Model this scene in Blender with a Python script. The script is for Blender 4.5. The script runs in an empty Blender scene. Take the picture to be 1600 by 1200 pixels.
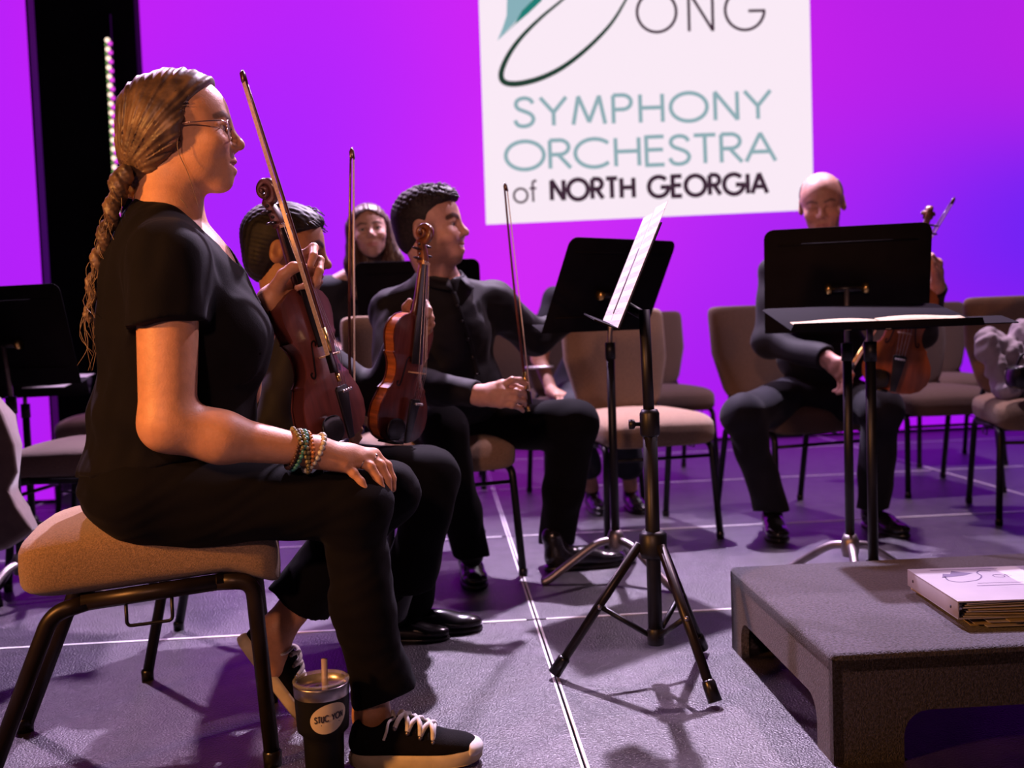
import bpy, bmesh, math, random
import numpy as np
from mathutils import Vector, Matrix
random.seed(7); rng = np.random.default_rng(7)
scn = bpy.context.scene
COL = scn.collection

# ------------------------------------------------------------------ camera
CAMH = 0.87; PITCH = math.radians(3.2); ROLL = math.radians(2.0); FPX = 1600.0
fw = np.array([0, math.cos(PITCH), -math.sin(PITCH)])
r0 = np.array([1.0, 0, 0]); u0 = np.cross(r0, fw)
rt = math.cos(ROLL)*r0 - math.sin(ROLL)*u0
up = math.sin(ROLL)*r0 + math.cos(ROLL)*u0
CAM = np.array([0, 0, CAMH])
cd = bpy.data.cameras.new('camera'); cam = bpy.data.objects.new('camera', cd); COL.objects.link(cam)
cd.sensor_width = 36; cd.lens = 36.0*FPX/1600; cd.clip_start = 0.05
cam.matrix_world = Matrix(((rt[0], up[0], -fw[0], 0), (rt[1], up[1], -fw[1], 0), (rt[2], up[2], -fw[2], CAMH), (0, 0, 0, 1)))
cd.dof.use_dof = True; cd.dof.focus_distance = 2.15; cd.dof.aperture_fstop = 3.2
scn.camera = cam

def P(x, y, d):
    "pixel of the 1600x1200 photograph + distance along the stage (world Y) -> world point"
    v = fw + (x-800)/FPX*rt + (600-y)/FPX*up
    return CAM + v*(d/v[1])
def G(x, y):
    "pixel -> point on the floor"
    v = fw + (x-800)/FPX*rt + (600-y)/FPX*up
    return CAM + v*(-CAMH/v[2])

# ------------------------------------------------------------------ world, lights, exposure
w = bpy.data.worlds.new('world'); scn.world = w; w.use_nodes = True
w.node_tree.nodes['Background'].inputs[0].default_value = (0.55, 0.4, 0.75, 1)
w.node_tree.nodes['Background'].inputs[1].default_value = 0.012
vs = scn.view_settings; vs.view_transform = 'Standard'; vs.look = 'None'; vs.gamma = 1; vs.exposure = 0.0
vs.use_curve_mapping = False
def spot(name, loc, target, power, color, size=70, blend=.5, radius=.08):
    l = bpy.data.lights.new(name, 'SPOT'); l.energy = power; l.color = color; l.spot_size = math.radians(size)
    l.spot_blend = blend; l.shadow_soft_size = radius
    o = bpy.data.objects.new(name, l); COL.objects.link(o); o.location = loc
    o.rotation_euler = (Vector(target)-Vector(loc)).to_track_quat('-Z', 'Y').to_euler(); return o
spot('stage_light_back', (0.35, 5.5, 4.6), (0.15, 1.7, 0), 2700, (.88, .68, 1.0), 66, .55, .07)
spot('stage_light_back', (-2.6, 5.7, 4.6), (-.9, 2.2, .2), 900, (.92, .60, 1.0), 78, .6, .12)
spot('stage_light_back', (2.6, 5.2, 5.2), (1.5, 3.5, .2), 900, (1.0, .68, .92), 92, .6, .12)
spot('house_light_front', (-2.2, 0.5, 1.6), (-.52, 2.05, .62), 260, (1.0, .39, .10), 42, .5, .10)
spot('house_light_front', (-1.0, -3.0, 3.0), (0.05, 3.6, .9), 430, (1.0, .48, .34), 27, .5, .2)

# ------------------------------------------------------------------ materials
MATS = {}
def M(name, col, rough=.5, metal=0.0, var=0.0, vscale=20.0, bump=0.0, bscale=200.0, stretch=None, sheen=0.0, coat=0.0, spec=.5,
      emit=None, estr=1.0, attr=None, alpha=1.0, trans=0.0, col2=None, aniso_detail=3.0):
    if name in MATS: return MATS[name]
    m = bpy.data.materials.new(name); m.use_nodes = True; nt = m.node_tree; b = nt.nodes['Principled BSDF']
    col = tuple(col)+(1,)
    b.inputs['Base Color'].default_value = col; b.inputs['Roughness'].default_value = rough; b.inputs['Metallic'].default_value = metal
    b.inputs['Specular IOR Level'].default_value = spec
    if sheen: b.inputs['Sheen Weight'].default_value = sheen; b.inputs['Sheen Roughness'].default_value = .5
    if coat: b.inputs['Coat Weight'].default_value = coat; b.inputs['Coat Roughness'].default_value = .12
    if trans: b.inputs['Transmission Weight'].default_value = trans
    if alpha < 1: b.inputs['Alpha'].default_value = alpha
    if emit is not None:
        b.inputs['Emission Color'].default_value = tuple(emit)+(1,); b.inputs['Emission Strength'].default_value = estr
    tc = nt.nodes.new('ShaderNodeTexCoord'); mp = nt.nodes.new('ShaderNodeMapping')
    nt.links.new(tc.outputs['Object'], mp.inputs[0])
    if stretch: mp.inputs['Scale'].default_value = stretch
    base = None
    if attr:
        a = nt.nodes.new('ShaderNodeAttribute'); a.attribute_name = attr; base = a.outputs['Color']
        nt.links.new(base, b.inputs['Base Color'])
    if var or col2:
        n = nt.nodes.new('ShaderNodeTexNoise'); n.inputs['Scale'].default_value = vscale; n.inputs['Detail'].default_value = aniso_detail
        nt.links.new(mp.outputs[0], n.inputs['Vector'])
        mx = nt.nodes.new('ShaderNodeMix'); mx.data_type = 'RGBA'
        rp = nt.nodes.new('ShaderNodeMapRange'); rp.inputs[1].default_value = .35; rp.inputs[2].default_value = .65
        nt.links.new(n.outputs['Fac'], rp.inputs[0]); nt.links.new(rp.outputs[0], mx.inputs[0])
        if col2: mx.inputs[6].default_value = col; mx.inputs[7].default_value = tuple(col2)+(1,)
        else:
            mx.blend_type = 'MULTIPLY'; mx.inputs[0].default_value = 1.0
            nt.links.remove(mx.inputs[0].links[0])
            r2 = nt.nodes.new('ShaderNodeMapRange'); r2.inputs[3].default_value = 1-var; r2.inputs[4].default_value = 1+var
            r2.inputs[1].default_value = .3; r2.inputs[2].default_value = .7
            nt.links.new(n.outputs['Fac'], r2.inputs[0]); nt.links.new(r2.outputs[0], mx.inputs[7])
            if base is not None: nt.links.new(base, mx.inputs[6])
            else: mx.inputs[6].default_value = col
        nt.links.new(mx.outputs[2], b.inputs['Base Color'])
    if bump:
        n = nt.nodes.new('ShaderNodeTexNoise'); n.inputs['Scale'].default_value = bscale; n.inputs['Detail'].default_value = 2
        nt.links.new(mp.outputs[0], n.inputs['Vector'])
        bp = nt.nodes.new('ShaderNodeBump'); bp.inputs['Strength'].default_value = bump; bp.inputs['Distance'].default_value = .004
        nt.links.new(n.outputs['Fac'], bp.inputs['Height']); nt.links.new(bp.outputs[0], b.inputs['Normal'])
    MATS[name] = m; return m

M('black_cloth', (.0042, .0034, .0048), .85, var=.25, vscale=9, sheen=.02, spec=.12, bump=.15, bscale=500)
M('black_pants', (.0036, .003, .004), .85, var=.25, vscale=9, sheen=.015, spec=.1, bump=.15, bscale=600)
M('black_shirt', (.0060, .0055, .0075), .7, var=.25, vscale=9, sheen=.04, spec=.2, bump=.1, bscale=500)
M('navy_cloth', (.005, .007, .016), .8, var=.3, vscale=10, sheen=.05)
M('grey_trousers', (.009, .009, .014), .8, var=.25, vscale=9, sheen=.05, spec=.15)
M('black_metal', (.010, .009, .011), .42, metal=.3, var=.2, vscale=30)
M('desk_black', (.006, .005, .007), .8, var=.2, vscale=12, spec=.06)
M('bronze_metal', (.022, .015, .012), .38, metal=.5, var=.25, vscale=25)
M('silver_metal', (.5, .45, .45), .3, metal=1, var=.15, vscale=40)
M('dull_silver', (.30, .26, .27), .42, metal=.9, var=.15, vscale=40)
M('brass', (.75, .50, .16), .3, metal=1, var=.15, vscale=60)
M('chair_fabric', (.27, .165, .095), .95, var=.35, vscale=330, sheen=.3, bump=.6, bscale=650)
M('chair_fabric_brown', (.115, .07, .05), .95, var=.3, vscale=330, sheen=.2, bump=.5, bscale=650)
M('podium_carpet', (.050, .046, .066), .97, var=.85, vscale=170, sheen=.25, bump=1.0, bscale=300)
M('white_paper', (.46, .43, .45), .75, var=.05, vscale=30)
M('cream_paper', (.42, .33, .19), .8, var=.15, vscale=60)
M('white_plastic', (.36, .335, .36), .4, var=.04, vscale=20)
M('sole_rubber', (.72, .60, .40), .6, var=.1, vscale=40)
M('lace_white', (.78, .72, .68), .8, var=.1, vscale=150)
M('shoe_canvas', (.006, .005, .006), .85, spec=.12, var=.25, vscale=60, bump=.3, bscale=700)
M('shoe_leather', (.010, .008, .009), .22, var=.2, vscale=30, coat=.4)
M('ebony', (.008, .006, .006), .3, var=.3, vscale=60, spec=.6)
M('stick_wood', (.075, .016, .010), .3, var=.3, vscale=60, coat=.4)
M('horse_hair', (.72, .52, .33), .5, var=.15, vscale=200)
M('string_metal', (.6, .52, .5), .3, metal=1, var=.1, vscale=50)
M('bridge_wood', (.52, .33, .2), .55, var=.15, vscale=80)
M('tumbler_black', (.007, .007, .008), .5, spec=.2, var=.15, vscale=60, bump=.05, bscale=700)
M('beige_cloth', (.15, .10, .09), .9, var=.15, vscale=30, sheen=.3, bump=.2, bscale=300)
M('light_cloth', (.55, .48, .52), .9, var=.12, vscale=25, sheen=.2)
M('clear_glass', (.9, .9, .92), .05, var=.02, vscale=10, alpha=.18)
M('ink', (.05, .04, .06), .8, var=.1, vscale=20)
M('ink_dim', (.10, .075, .14), .8, var=.1, vscale=20)

# ------------------------------------------------------------------ object helpers
def obj(name, verts, faces, mat, parent=None, smooth=True, loc=None, kind=None):
    me = bpy.data.meshes.new(name); me.from_pydata([tuple(map(float, v)) for v in verts], [], [tuple(map(int, f)) for f in faces])
    me.validate()
    if smooth: me.shade_smooth()
    return link(name, me, mat, parent, loc, kind)
def link(name, me, mat, parent=None, loc=None, kind=None):
    o = bpy.data.objects.new(name, me); COL.objects.link(o)
    if mat is not None and len(me.materials) == 0: me.materials.append(MATS[mat] if isinstance(mat, str) else mat)
    if parent: o.parent = parent
    if loc is not None: o.location = loc
    if kind: o['kind'] = kind
    return o
def tag(o, label, cat, group=None, kind=None):
    o['label'] = label; o['category'] = cat
    if group: o['group'] = group
    if kind: o['kind'] = kind
    return o
def empty(name, loc, label=None, cat=None, group=None, mat=None):
    o = bpy.data.objects.new(name, None); COL.objects.link(o); o.empty_display_size = .05
    if mat is not None: o.matrix_world = mat
    else: o.location = loc
    if label: tag(o, label, cat, group)
    return o
def dup(o, parent=None):
    c = o.copy(); COL.objects.link(c); c.parent = parent
    for ch in list(o.children): dup(ch, c)
    return c
def frame(o, f, u):
    "4x4 with local x along f, local z near u"
    f = np.array(f, float); f /= np.linalg.norm(f); u = np.array(u, float); u = u-f*np.dot(u, f); u /= np.linalg.norm(u); l = np.cross(u, f)
    return Matrix(((f[0], l[0], u[0], o[0]), (f[1], l[1], u[1], o[1]), (f[2], l[2], u[2], o[2]), (0, 0, 0, 1)))
def R3(m): return np.array([[m[i][j] for j in range(3)] for i in range(3)])
class MB:
    def __init__(s): s.v = []; s.f = []
    def add(s, v, f):
        n = len(s.v); s.v += [tuple(map(float, q)) for q in v]; s.f += [tuple(i+n for i in q) for q in f]; return s
    def box(s, c, h, R=None):
        c = np.array(c, float); pts = []
        for sx in (-1, 1):
            for sy in (-1, 1):
                for sz in (-1, 1):
                    p = np.array([sx*h[0], sy*h[1], sz*h[2]]); pts.append(c+(R@p if R is not None else p))
        return s.add(pts, [(0, 1, 3, 2), (4, 6, 7, 5), (0, 4, 5, 1), (2, 3, 7, 6), (0, 2, 6, 4), (1, 5, 7, 3)])
    def tube(s, pts, r, n=8, cap=True, closed=False):
        pts = [np.array(p, float) for p in pts]; N = len(pts)
        rs = r if hasattr(r, '__len__') else [r]*N
        T = [pts[min(i+1, N-1)]-pts[max(i-1, 0)] for i in range(N)]
        if closed: T = [pts[(i+1) % N]-pts[i-1] for i in range(N)]
        T = [t/(np.linalg.norm(t)+1e-12) for t in T]
        a = np.array([0, 0, 1.0]) if abs(T[0][2]) < .9 else np.array([1.0, 0, 0])
        u = np.cross(T[0], a); u /= np.linalg.norm(u); V = []
        for i in range(N):
            u = u-T[i]*np.dot(u, T[i]); u /= (np.linalg.norm(u)+1e-12); w_ = np.cross(T[i], u)
            for k in range(n):
                an = 2*math.pi*k/n; V.append(pts[i]+rs[i]*(math.cos(an)*u+math.sin(an)*w_))
        F = []
        for i in range(N if closed else N-1):
            j = (i+1) % N
            for k in range(n):
                k2 = (k+1) % n; F.append((i*n+k, i*n+k2, j*n+k2, j*n+k))
        if cap and not closed: F += [tuple(range(n-1, -1, -1)), tuple((N-1)*n+k for k in range(n))]
        return s.add(V, F)
    def lathe(s, prof, n=24, c=(0, 0, 0), axis='z'):
        V = []; F = []; m = len(prof)
        for k in range(n):
            a = 2*math.pi*k/n
            for r, z in prof:
                p = (r*math.cos(a), r*math.sin(a), z)
                if axis == 'x': p = (z, r*math.cos(a), r*math.sin(a))
                if axis == 'y': p = (r*math.cos(a), z, r*math.sin(a))
                V.append(np.array(p)+np.array(c))
        for k in range(n):
            k2 = (k+1) % n
            for i in range(m-1): F.append((k*m+i, k2*m+i, k2*m+i+1, k*m+i+1))
        return s.add(V, F)
    def sell(s, c, r, e1=.3, e2=.3, nu=24, nv=14, R=None, deform=None):
        "superellipsoid (rounded box)"
        sg = lambda v, e: math.copysign(abs(v)**e, v)
        V = []; F = []
        for j in range(nv+1):
            ph = -math.pi/2+math.pi*j/nv
            for i in range(nu):
                th = 2*math.pi*i/nu
                p = np.array([r[0]*sg(math.cos(ph), e1)*sg(math.cos(th), e2), r[1]*sg(math.cos(ph), e1)*sg(math.sin(th), e2), r[2]*sg(math.sin(ph), e1)])
                if deform: p = deform(p)
                if R is not None: p = R@p
                V.append(p+np.array(c))
        for j in range(nv):
            for i in range(nu):
                i2 = (i+1) % nu; F.append((j*nu+i, j*nu+i2, (j+1)*nu+i2, (j+1)*nu+i))
        return s.add(V, F)
    def prism(s, poly, z0, z1):
        n = len(poly); V = [(x, y, z0) for x, y in poly]+[(x, y, z1) for x, y in poly]
        F = [tuple(range(n-1, -1, -1)), tuple(range(n, 2*n))]+[(i, (i+1) % n, n+(i+1) % n, n+i) for i in range(n)]
        return s.add(V, F)
    def obj(s, name, mat, parent=None, smooth=True, **k): return obj(name, s.v, s.f, mat, parent, smooth, **k)
def auto(o, ang=35):
    "flat creases between strongly angled faces"
    me = o.data; bm = bmesh.new(); bm.from_mesh(me)
    for e in bm.edges:
        if len(e.link_faces) == 2 and e.calc_face_angle(0) > math.radians(ang): e.smooth = False
    bm.to_mesh(me); bm.free(); return o
def bevel(o, w_=.004, seg=2, ang=40):
    bm = bmesh.new(); bm.from_mesh(o.data)
    ed = [e for e in bm.edges if len(e.link_faces) == 2 and e.calc_face_angle(0) > math.radians(ang)]
    bmesh.ops.bevel(bm, geom=ed, offset=w_, segments=seg, affect='EDGES', profile=.6, clamp_overlap=True)
    bm.to_mesh(o.data); bm.free(); o.data.shade_smooth(); return auto(o, 50)
def fillet(pts, rad, seg=5):
    pts = [np.array(p, float) for p in pts]; out = [pts[0]]
    for i in range(1, len(pts)-1):
        a, b, c = pts[i-1], pts[i], pts[i+1]; u = a-b; v = c-b; lu = np.linalg.norm(u); lv = np.linalg.norm(v)
        r = min(rad, lu*.45, lv*.45); p0 = b+u/lu*r; p1 = b+v/lv*r
        for k in range(seg+1):
            t = k/seg; out.append((1-t)**2*p0+2*t*(1-t)*b+t*t*p1)
    out.append(pts[-1]); return out
def crom(pts, n=6):
    pts = [np.array(p, float) for p in pts]; out = []
    for i in range(len(pts)-1):
        p0 = pts[max(i-1, 0)]; p1 = pts[i]; p2 = pts[i+1]; p3 = pts[min(i+2, len(pts)-1)]
        for k in range(n):
            t = k/n; out.append(.5*((2*p1)+(-p0+p2)*t+(2*p0-5*p1+4*p2-p3)*t*t+(-p0+3*p1-3*p2+p3)*t**3))
    out.append(pts[-1]); return out

# ------------------------------------------------------------------ signed-distance modelling (bodies, clothes, hair)
def A(*v): return np.array(v, float)
def seg(a, b, ra, rb, k=.02, n=None, s=1.0, cut=None, op='u'):
    a = np.array(a, float); b = np.array(b, float); ba = b-a; L2 = max(float(ba@ba), 1e-9)
    if n is not None: n = np.array(n, float); n = n-ba*(n@ba)/L2; n /= np.linalg.norm(n)
    def d(p):
        q = p-a; t = np.clip(q@ba/L2, 0, 1); r = q-t[:, None]*ba
        if n is not None:
            h = r@n; r = r+np.outer(h*(s-1), n)
        f = np.linalg.norm(r, axis=1)-(ra+(rb-ra)*t)
        if n is not None and s > 1: f = f/(s**.6)
        if cut:
            for p0, nn in cut: f = np.maximum(f, (p-p0)@nn)
        return f
    return dict(d=d, c=(a+b)/2, r=math.sqrt(L2)/2+max(ra, rb), k=k, op=op)
def ell(c, r, R=None, k=.02, op='u', cut=None):
    c = np.array(c, float); r = np.array(r, float)
    def d(p):
        q = p-c
        if R is not None: q = q@R
        k0 = np.linalg.norm(q/r, axis=1); k1 = np.linalg.norm(q/(r*r), axis=1)+1e-9
        f = k0*(k0-1)/k1
        if cut:
            for p0, nn in cut: f = np.maximum(f, (p-p0)@nn)
        return f
    return dict(d=d, c=c, r=float(r.max()), k=k, op=op)
def fprim(fn, c, r, op='i', k=.004): return dict(d=fn, c=np.array(c, float), r=r, k=k, op=op)
def chain(pts, rs, k=.02, **kw): return [seg(pts[i], pts[i+1], rs[i], rs[i+1], k, **kw) for i in range(len(pts)-1)]
def smin(a, b, k):
    h = np.maximum(k-np.abs(a-b), 0)/k; return np.minimum(a, b)-h*h*k*.25
def feval(prims, p, c=None, rad=None):
    f = np.full(len(p), .2)
    for q in prims:
        if c is not None and q['op'] != 'i' and np.linalg.norm(q['c']-c) > q['r']+rad+.05: continue
        d = q['d'](p)
        if q['op'] == 'u': f = smin(f, d, q['k'])
        elif q['op'] == 's': f = -smin(-f, d, q['k'])
        else: f = -smin(-f, -d, q['k'])
    return f
def sdf_mesh(prims, vox, disp=None):
    us = [q for q in prims if q['op'] == 'u']
    lo = np.min([q['c']-q['r'] for q in us], axis=0)-.03; hi = np.max([q['c']+q['r'] for q in us], axis=0)+.03
    B = 12; bs = B*vox; nb = np.ceil((hi-lo)/bs).astype(int)+1
    ii = np.stack(np.meshgrid(*[np.arange(n) for n in nb], indexing='ij'), -1).reshape(-1, 3)
    cc = lo+(ii+.5)*bs; half = bs*.87+.012
    near = np.zeros(len(cc), bool)
    for q in us: near |= np.abs(np.linalg.norm(cc-q['c'], axis=1)) < q['r']+half+.03
    ii = ii[near]; cc = cc[near]
    f0 = feval(prims, cc); act = np.abs(f0) < half*1.7
    ii = ii[act]; cc = cc[act]; n = B+2
    l = np.arange(n)-1; loc = np.stack(np.meshgrid(l, l, l, indexing='ij'), -1).reshape(-1, 3)
    Fs = np.empty((len(ii), n, n, n)); rad = bs*.87+2*vox; keep = []
    for a in range(len(ii)):
        p = lo+(ii[a]*B+loc)*vox; f = feval(prims, p, cc[a], rad)
        if disp is not None: f = f+disp(p)
        Fs[a] = f.reshape(n, n, n); keep.append(f.min() < 0 < f.max())
    keep = np.array(keep); Fs = Fs[keep]; ii = ii[keep]
    S = Fs < 0; m = n-1
    cs = [(dx, dy, dz) for dx in (0, 1) for dy in (0, 1) for dz in (0, 1)]
    cnt = sum(S[:, x:x+m, y:y+m, z:z+m].astype(np.int8) for x, y, z in cs)
    mix = (cnt > 0) & (cnt < 8); b, i, j, k = np.nonzero(mix)
    acc = np.zeros((len(b), 3)); num = np.zeros(len(b))
    V8 = {c: Fs[b, i+c[0], j+c[1], k+c[2]] for c in cs}
    for c0 in cs:
        for ax in range(3):
            if c0[ax]: continue
            c1 = list(c0); c1[ax] = 1; c1 = tuple(c1); f_a = V8[c0]; f_b = V8[c1]; x = (f_a < 0) != (f_b < 0)
            t = np.where(x, f_a/np.where(x, f_a-f_b, 1), 0)
            pt = np.zeros((len(b), 3)); pt += np.array(c0); pt[:, ax] += t; acc[x] += pt[x]; num[x] += 1
    pos = lo+((ii[b]*B+np.stack([i, j, k], 1)-1)+acc/num[:, None])*vox
    big = 1 << 20
    gid = lambda bb, ci, cj, ck: ((ii[bb, 0]*B+ci)*big+(ii[bb, 1]*B+cj))*big+(ii[bb, 2]*B+ck)
    ids = gid(b, i, j, k); uid, first = np.unique(ids, return_index=True); verts = pos[first]; quads = []
    for ax in range(3):
        sl0 = [slice(1, B+1)]*3; sl1 = list(sl0); sl1[ax] = slice(2, B+2)
        s0 = S[(slice(None),)+tuple(sl0)]; s1 = S[(slice(None),)+tuple(sl1)]
        b2, x, y, z = np.nonzero(s0 != s1); x = x+1; y = y+1; z = z+1; o1, o2 = [q for q in range(3) if q != ax]
        cor = []
        for e1, e2 in ((-1, -1), (0, -1), (0, 0), (-1, 0)):
            d = [0, 0, 0]; d[o1] = e1; d[o2] = e2; cor.append(gid(b2, x+d[0], y+d[1], z+d[2]))
        q = np.stack(cor, 1); ins = S[b2, x, y, z]
        flip = ins if ax != 1 else ~ins
        q[~flip] = q[~flip][:, ::-1]; quads.append(q)
    quads = np.concatenate(quads); fi = np.searchsorted(uid, quads)
    ok = (fi < len(uid)).all(1); fi = fi[ok]
    return verts, fi
def sdf_obj(name, prims, vox, mat, parent=None, base=(0, 0, 0), disp=None, color=None):
    v, f = sdf_mesh(prims, vox, disp)
    # two rounds of light smoothing
    for _ in range(1):
        s = np.zeros_like(v); c = np.zeros(len(v))
        for a in range(4):
            b = (a+1) % 4; np.add.at(s, f[:, a], v[f[:, b]]); np.add.at(s, f[:, b], v[f[:, a]]); np.add.at(c, f[:, a], 1); np.add.at(c, f[:, b], 1)
        v = .5*v+.5*s/np.maximum(c, 1)[:, None]
    me = bpy.data.meshes.new(name); me.vertices.add(len(v)); me.vertices.foreach_set('co', (v-np.array(base)).ravel())
    me.loops.add(f.size); me.loops.foreach_set('vertex_index', f.ravel()); me.polygons.add(len(f))
    me.polygons.foreach_set('loop_start', np.arange(0, f.size, 4)); me.polygons.foreach_set('loop_total', np.full(len(f), 4)); me.update(); me.validate(); me.shade_smooth()
    if color is not None:
        ca = me.color_attributes.new('Col', 'FLOAT_COLOR', 'POINT'); c4 = np.ones((len(v), 4)); c4[:, :3] = color(v); ca.data.foreach_set('color', c4.ravel())
    return link(name, me, mat, parent)
def wr2(*a): return lambda p: sum(f(p) for f in a)
def wr(amp, sc, seed=0, st=(1, 1, 1)):
    "cloth fold displacement"
    g = np.random.default_rng(seed); W = [(g.normal(size=3)*sc*np.array(st), g.uniform(0, 6.28), g.normal(size=3)*sc*.5, g.uniform(0, 6.28)) for _ in range(5)]
    def d(p):
        o = 0
        for a, b, c, e in W: o = o+np.sin(p@a+b+1.6*np.sin(p@c+e))
        return amp*o/3
    return d
# ================================================================== THE SETTING
sA = G(770, 740); sB = G(935, 1195); ED = (sA-sB)[:2]; ED /= np.linalg.norm(ED); EL = A(ED[1], -ED[0])
O0 = G(838, 968)[:2]; TH = math.atan2(EL[1], EL[0])
def FL(u, v, z=0.0): q = O0+u*EL+v*ED; return A(q[0], q[1], z)
M('deck_surface', (.036, .030, .042), .40, var=.45, vscale=14, bump=1.0, bscale=190, spec=1.0)
M('deck_base', (.02, .02, .022), .8, var=.2, vscale=10)
M('alu_edge', (.85, .82, .85), .45, metal=.1, var=.15, vscale=30)
fl = MB(); fl.box((0, 0, -.03), (6.2, 5.2, .018)); floor = fl.obj('floor', 'deck_base', smooth=False)
floor.location = FL(-.3, 1.0); floor.rotation_euler = (0, 0, TH); tag(floor, 'dark stage floor of joined textured deck panels', 'floor', kind='structure')
VS = float(np.dot(G(800, 838)[:2]-O0, ED)); US = 2.0*VS
def fchild(name, me, u, v, mat):
    o = link(name, me, mat, floor); o.location = (u+.3, v-1.0, 0); return o
pm = MB(); pm.box((0, 0, -.006), (US/2-.005, VS/2-.005, .006)); po = pm.obj('deck_panel', 'deck_surface', floor, smooth=False)
pm_me = po.data; first = True
for i in range(-3, 3):
    for j in range(-4, 5):
        u, v = (i+.5)*US, (j+.5)*VS
        if abs(u+.3) > 6 or abs(v-1) > 5.0: continue
        if first: po.location = (u+.3, v-1, 0); first = False
        else: fchild('deck_panel', pm_me, u, v, 'deck_surface')
e1 = MB(); e1.box((0, 0, -.002), (.0028, VS/2-.008, .0035)); e1o = None
e2 = MB(); e2.box((0, 0, -.002), (US/2-.03, .0060, .0036)); e2o = None
for i in range(-2, 3):
    for j in range(-4, 5):
        u, v = i*US, (j+.5)*VS
        for s in (-1, 1):
            if e1o is None: e1o = e1.obj('edge_strip', 'alu_edge', floor, smooth=False); e1o.location = (u+.3+s*.0058, v-1, 0)
            else: fchild('edge_strip', e1o.data, u+s*.0058, v, 'alu_edge')
for i in range(-3, 3):
    for j in range(-3, 5):
        u, v = (i+.5)*US, j*VS
        if e2o is None: e2o = e2.obj('edge_strip', 'alu_edge', floor, smooth=False); e2o.location = (u+.3, v-1, 0)
        else: fchild('edge_strip', e2o.data, u, v, 'alu_edge')

# back wall + LED screens
W0 = A(*(G(1100, 689)[:2]))
def LP(x, y, off=0.0):
    "pixel -> point on the LED wall plane (off metres towards the audience)"
    v = fw+(x-800)/FPX*rt+(600-y)/FPX*up; q = W0-off*ED
    t = ((q-CAM[:2])@ED)/(v[:2]@ED); return CAM+v*t
NW = A(ED[0], ED[1], 0)
M('wall_dark', (.010, .008, .012), .9, var=.3, vscale=4)
wb = MB(); wb.box((0, .30, 2.2), (6.2, .05, 2.25)); wo = wb.obj('wall_back', 'wall_dark', smooth=False)
wo.location = (W0[0]-1.4*EL[0], W0[1]-1.4*EL[1], 0); wo.rotation_euler = (0, 0, TH); tag(wo, 'dark back wall behind the LED screens', 'wall', kind='structure')
lin = lambda c: tuple(((x/255+.055)/1.055)**2.4 if x > 10 else x/255/12.92 for x in c)
SAMP = [(-150, 50, (182, 32, 250)), (-100, 600, (178, 32, 248)), (200, 0, (196, 32, 245)), (220, 300, (182, 33, 250)), (420, 40, (190, 34, 248)), (400, 250, (160, 38, 255)),
        (560, 180, (172, 38, 255)), (600, 300, (180, 38, 253)), (720, 60, (208, 36, 244)), (730, 280, (215, 40, 244)), (820, 400, (214, 44, 246)), (500, 480, (165, 34, 252)),
        (950, 400, (212, 44, 246)), (1080, 420, (178, 38, 246)), (1100, 560, (136, 34, 244)), (1290, 100, (206, 32, 236)), (1290, 300, (178, 38, 244)),
        (1400, 60, (178, 32, 232)), (1500, 60, (182, 32, 228)), (1650, 60, (190, 32, 228)), (1420, 330, (140, 36, 244)), (1560, 380, (98, 36, 246)), (1700, 400, (90, 36, 246)),
        (1500, 540, (128, 30, 240)), (1560, 600, (150, 24, 244)), (1420, 660, (204, 12, 236)), (1120, 680, (196, 16, 236)), (1700, 660, (190, 14, 236)), (800, 690, (200, 20, 236)), (300, 700, (190, 20, 236)),
        (1000, -250, (200, 34, 240)), (300, -250, (190, 34, 246)), (1600, -250, (180, 34, 232))]
SX = np.array([[a, b] for a, b, _ in SAMP], float); SC = np.array([lin(c) for _, _, c in SAMP])
def screen(name, x0, x1, zb, zt, off, label):
    "screen between photo columns x0 and x1 (at mid height), from height zb to zt"
    p0 = LP(x0, 300, off); p1 = LP(x1, 300, off); wd = np.linalg.norm((p1-p0)[:2]); root = empty(name, (p0[0], p0[1], 0), label, 'screen'); root.rotation_euler = (0, 0, TH)
    nx, nz = max(8, int(wd*9)), 34; V = []; F = []; C = []
    for j in range(nz+1):
        for i in range(nx+1):
            u = wd*i/nx; z = zb+(zt-zb)*j/nz; V.append((u, 0, z))
            wpt = p0+A(EL[0], EL[1], 0)*u; wpt = A(wpt[0], wpt[1], z)-CAM
            q = A(800+FPX*(wpt@rt)/(wpt@fw), 600-FPX*(wpt@up)/(wpt@fw))
            k = np.exp(-((SX-q)**2).sum(1)/(2*120.0**2))+1e-9/(1+((SX-q)**2).sum(1)/1e4); C.append((k[:, None]*SC).sum(0)/k.sum())
    for j in range(nz):
        for i in range(nx): a = j*(nx+1)+i; F.append((a, a+1, a+nx+2, a+nx+1))
    me = bpy.data.meshes.new('screen_panel'); me.from_pydata(V, [], F); ca = me.color_attributes.new('Col', 'FLOAT_COLOR', 'POINT')
    c4 = np.ones((len(V), 4)); c4[:, :3] = C; ca.data.foreach_set('color', c4.ravel())
    link('screen_panel', me, 'led', root)
    bz = MB(); bz.box((wd/2, .05, (zb+zt)/2), (wd/2+.01, .045, (zt-zb)/2+.01)); bz.obj('housing', 'black_metal', root, smooth=False)
    return root, wd
m = bpy.data.materials.new('led'); m.use_nodes = True; nt = m.node_tree; nt.nodes.remove(nt.nodes['Principled BSDF'])
em = nt.nodes.new('ShaderNodeEmission'); at = nt.nodes.new('ShaderNodeAttribute'); at.attribute_name = 'Col'
tc = nt.nodes.new('ShaderNodeTexCoord'); nz_ = nt.nodes.new('ShaderNodeTexNoise'); nz_.inputs['Scale'].default_value = 260
mr = nt.nodes.new('ShaderNodeMapRange'); mr.inputs[3].default_value = .94; mr.inputs[4].default_value = 1.06
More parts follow.
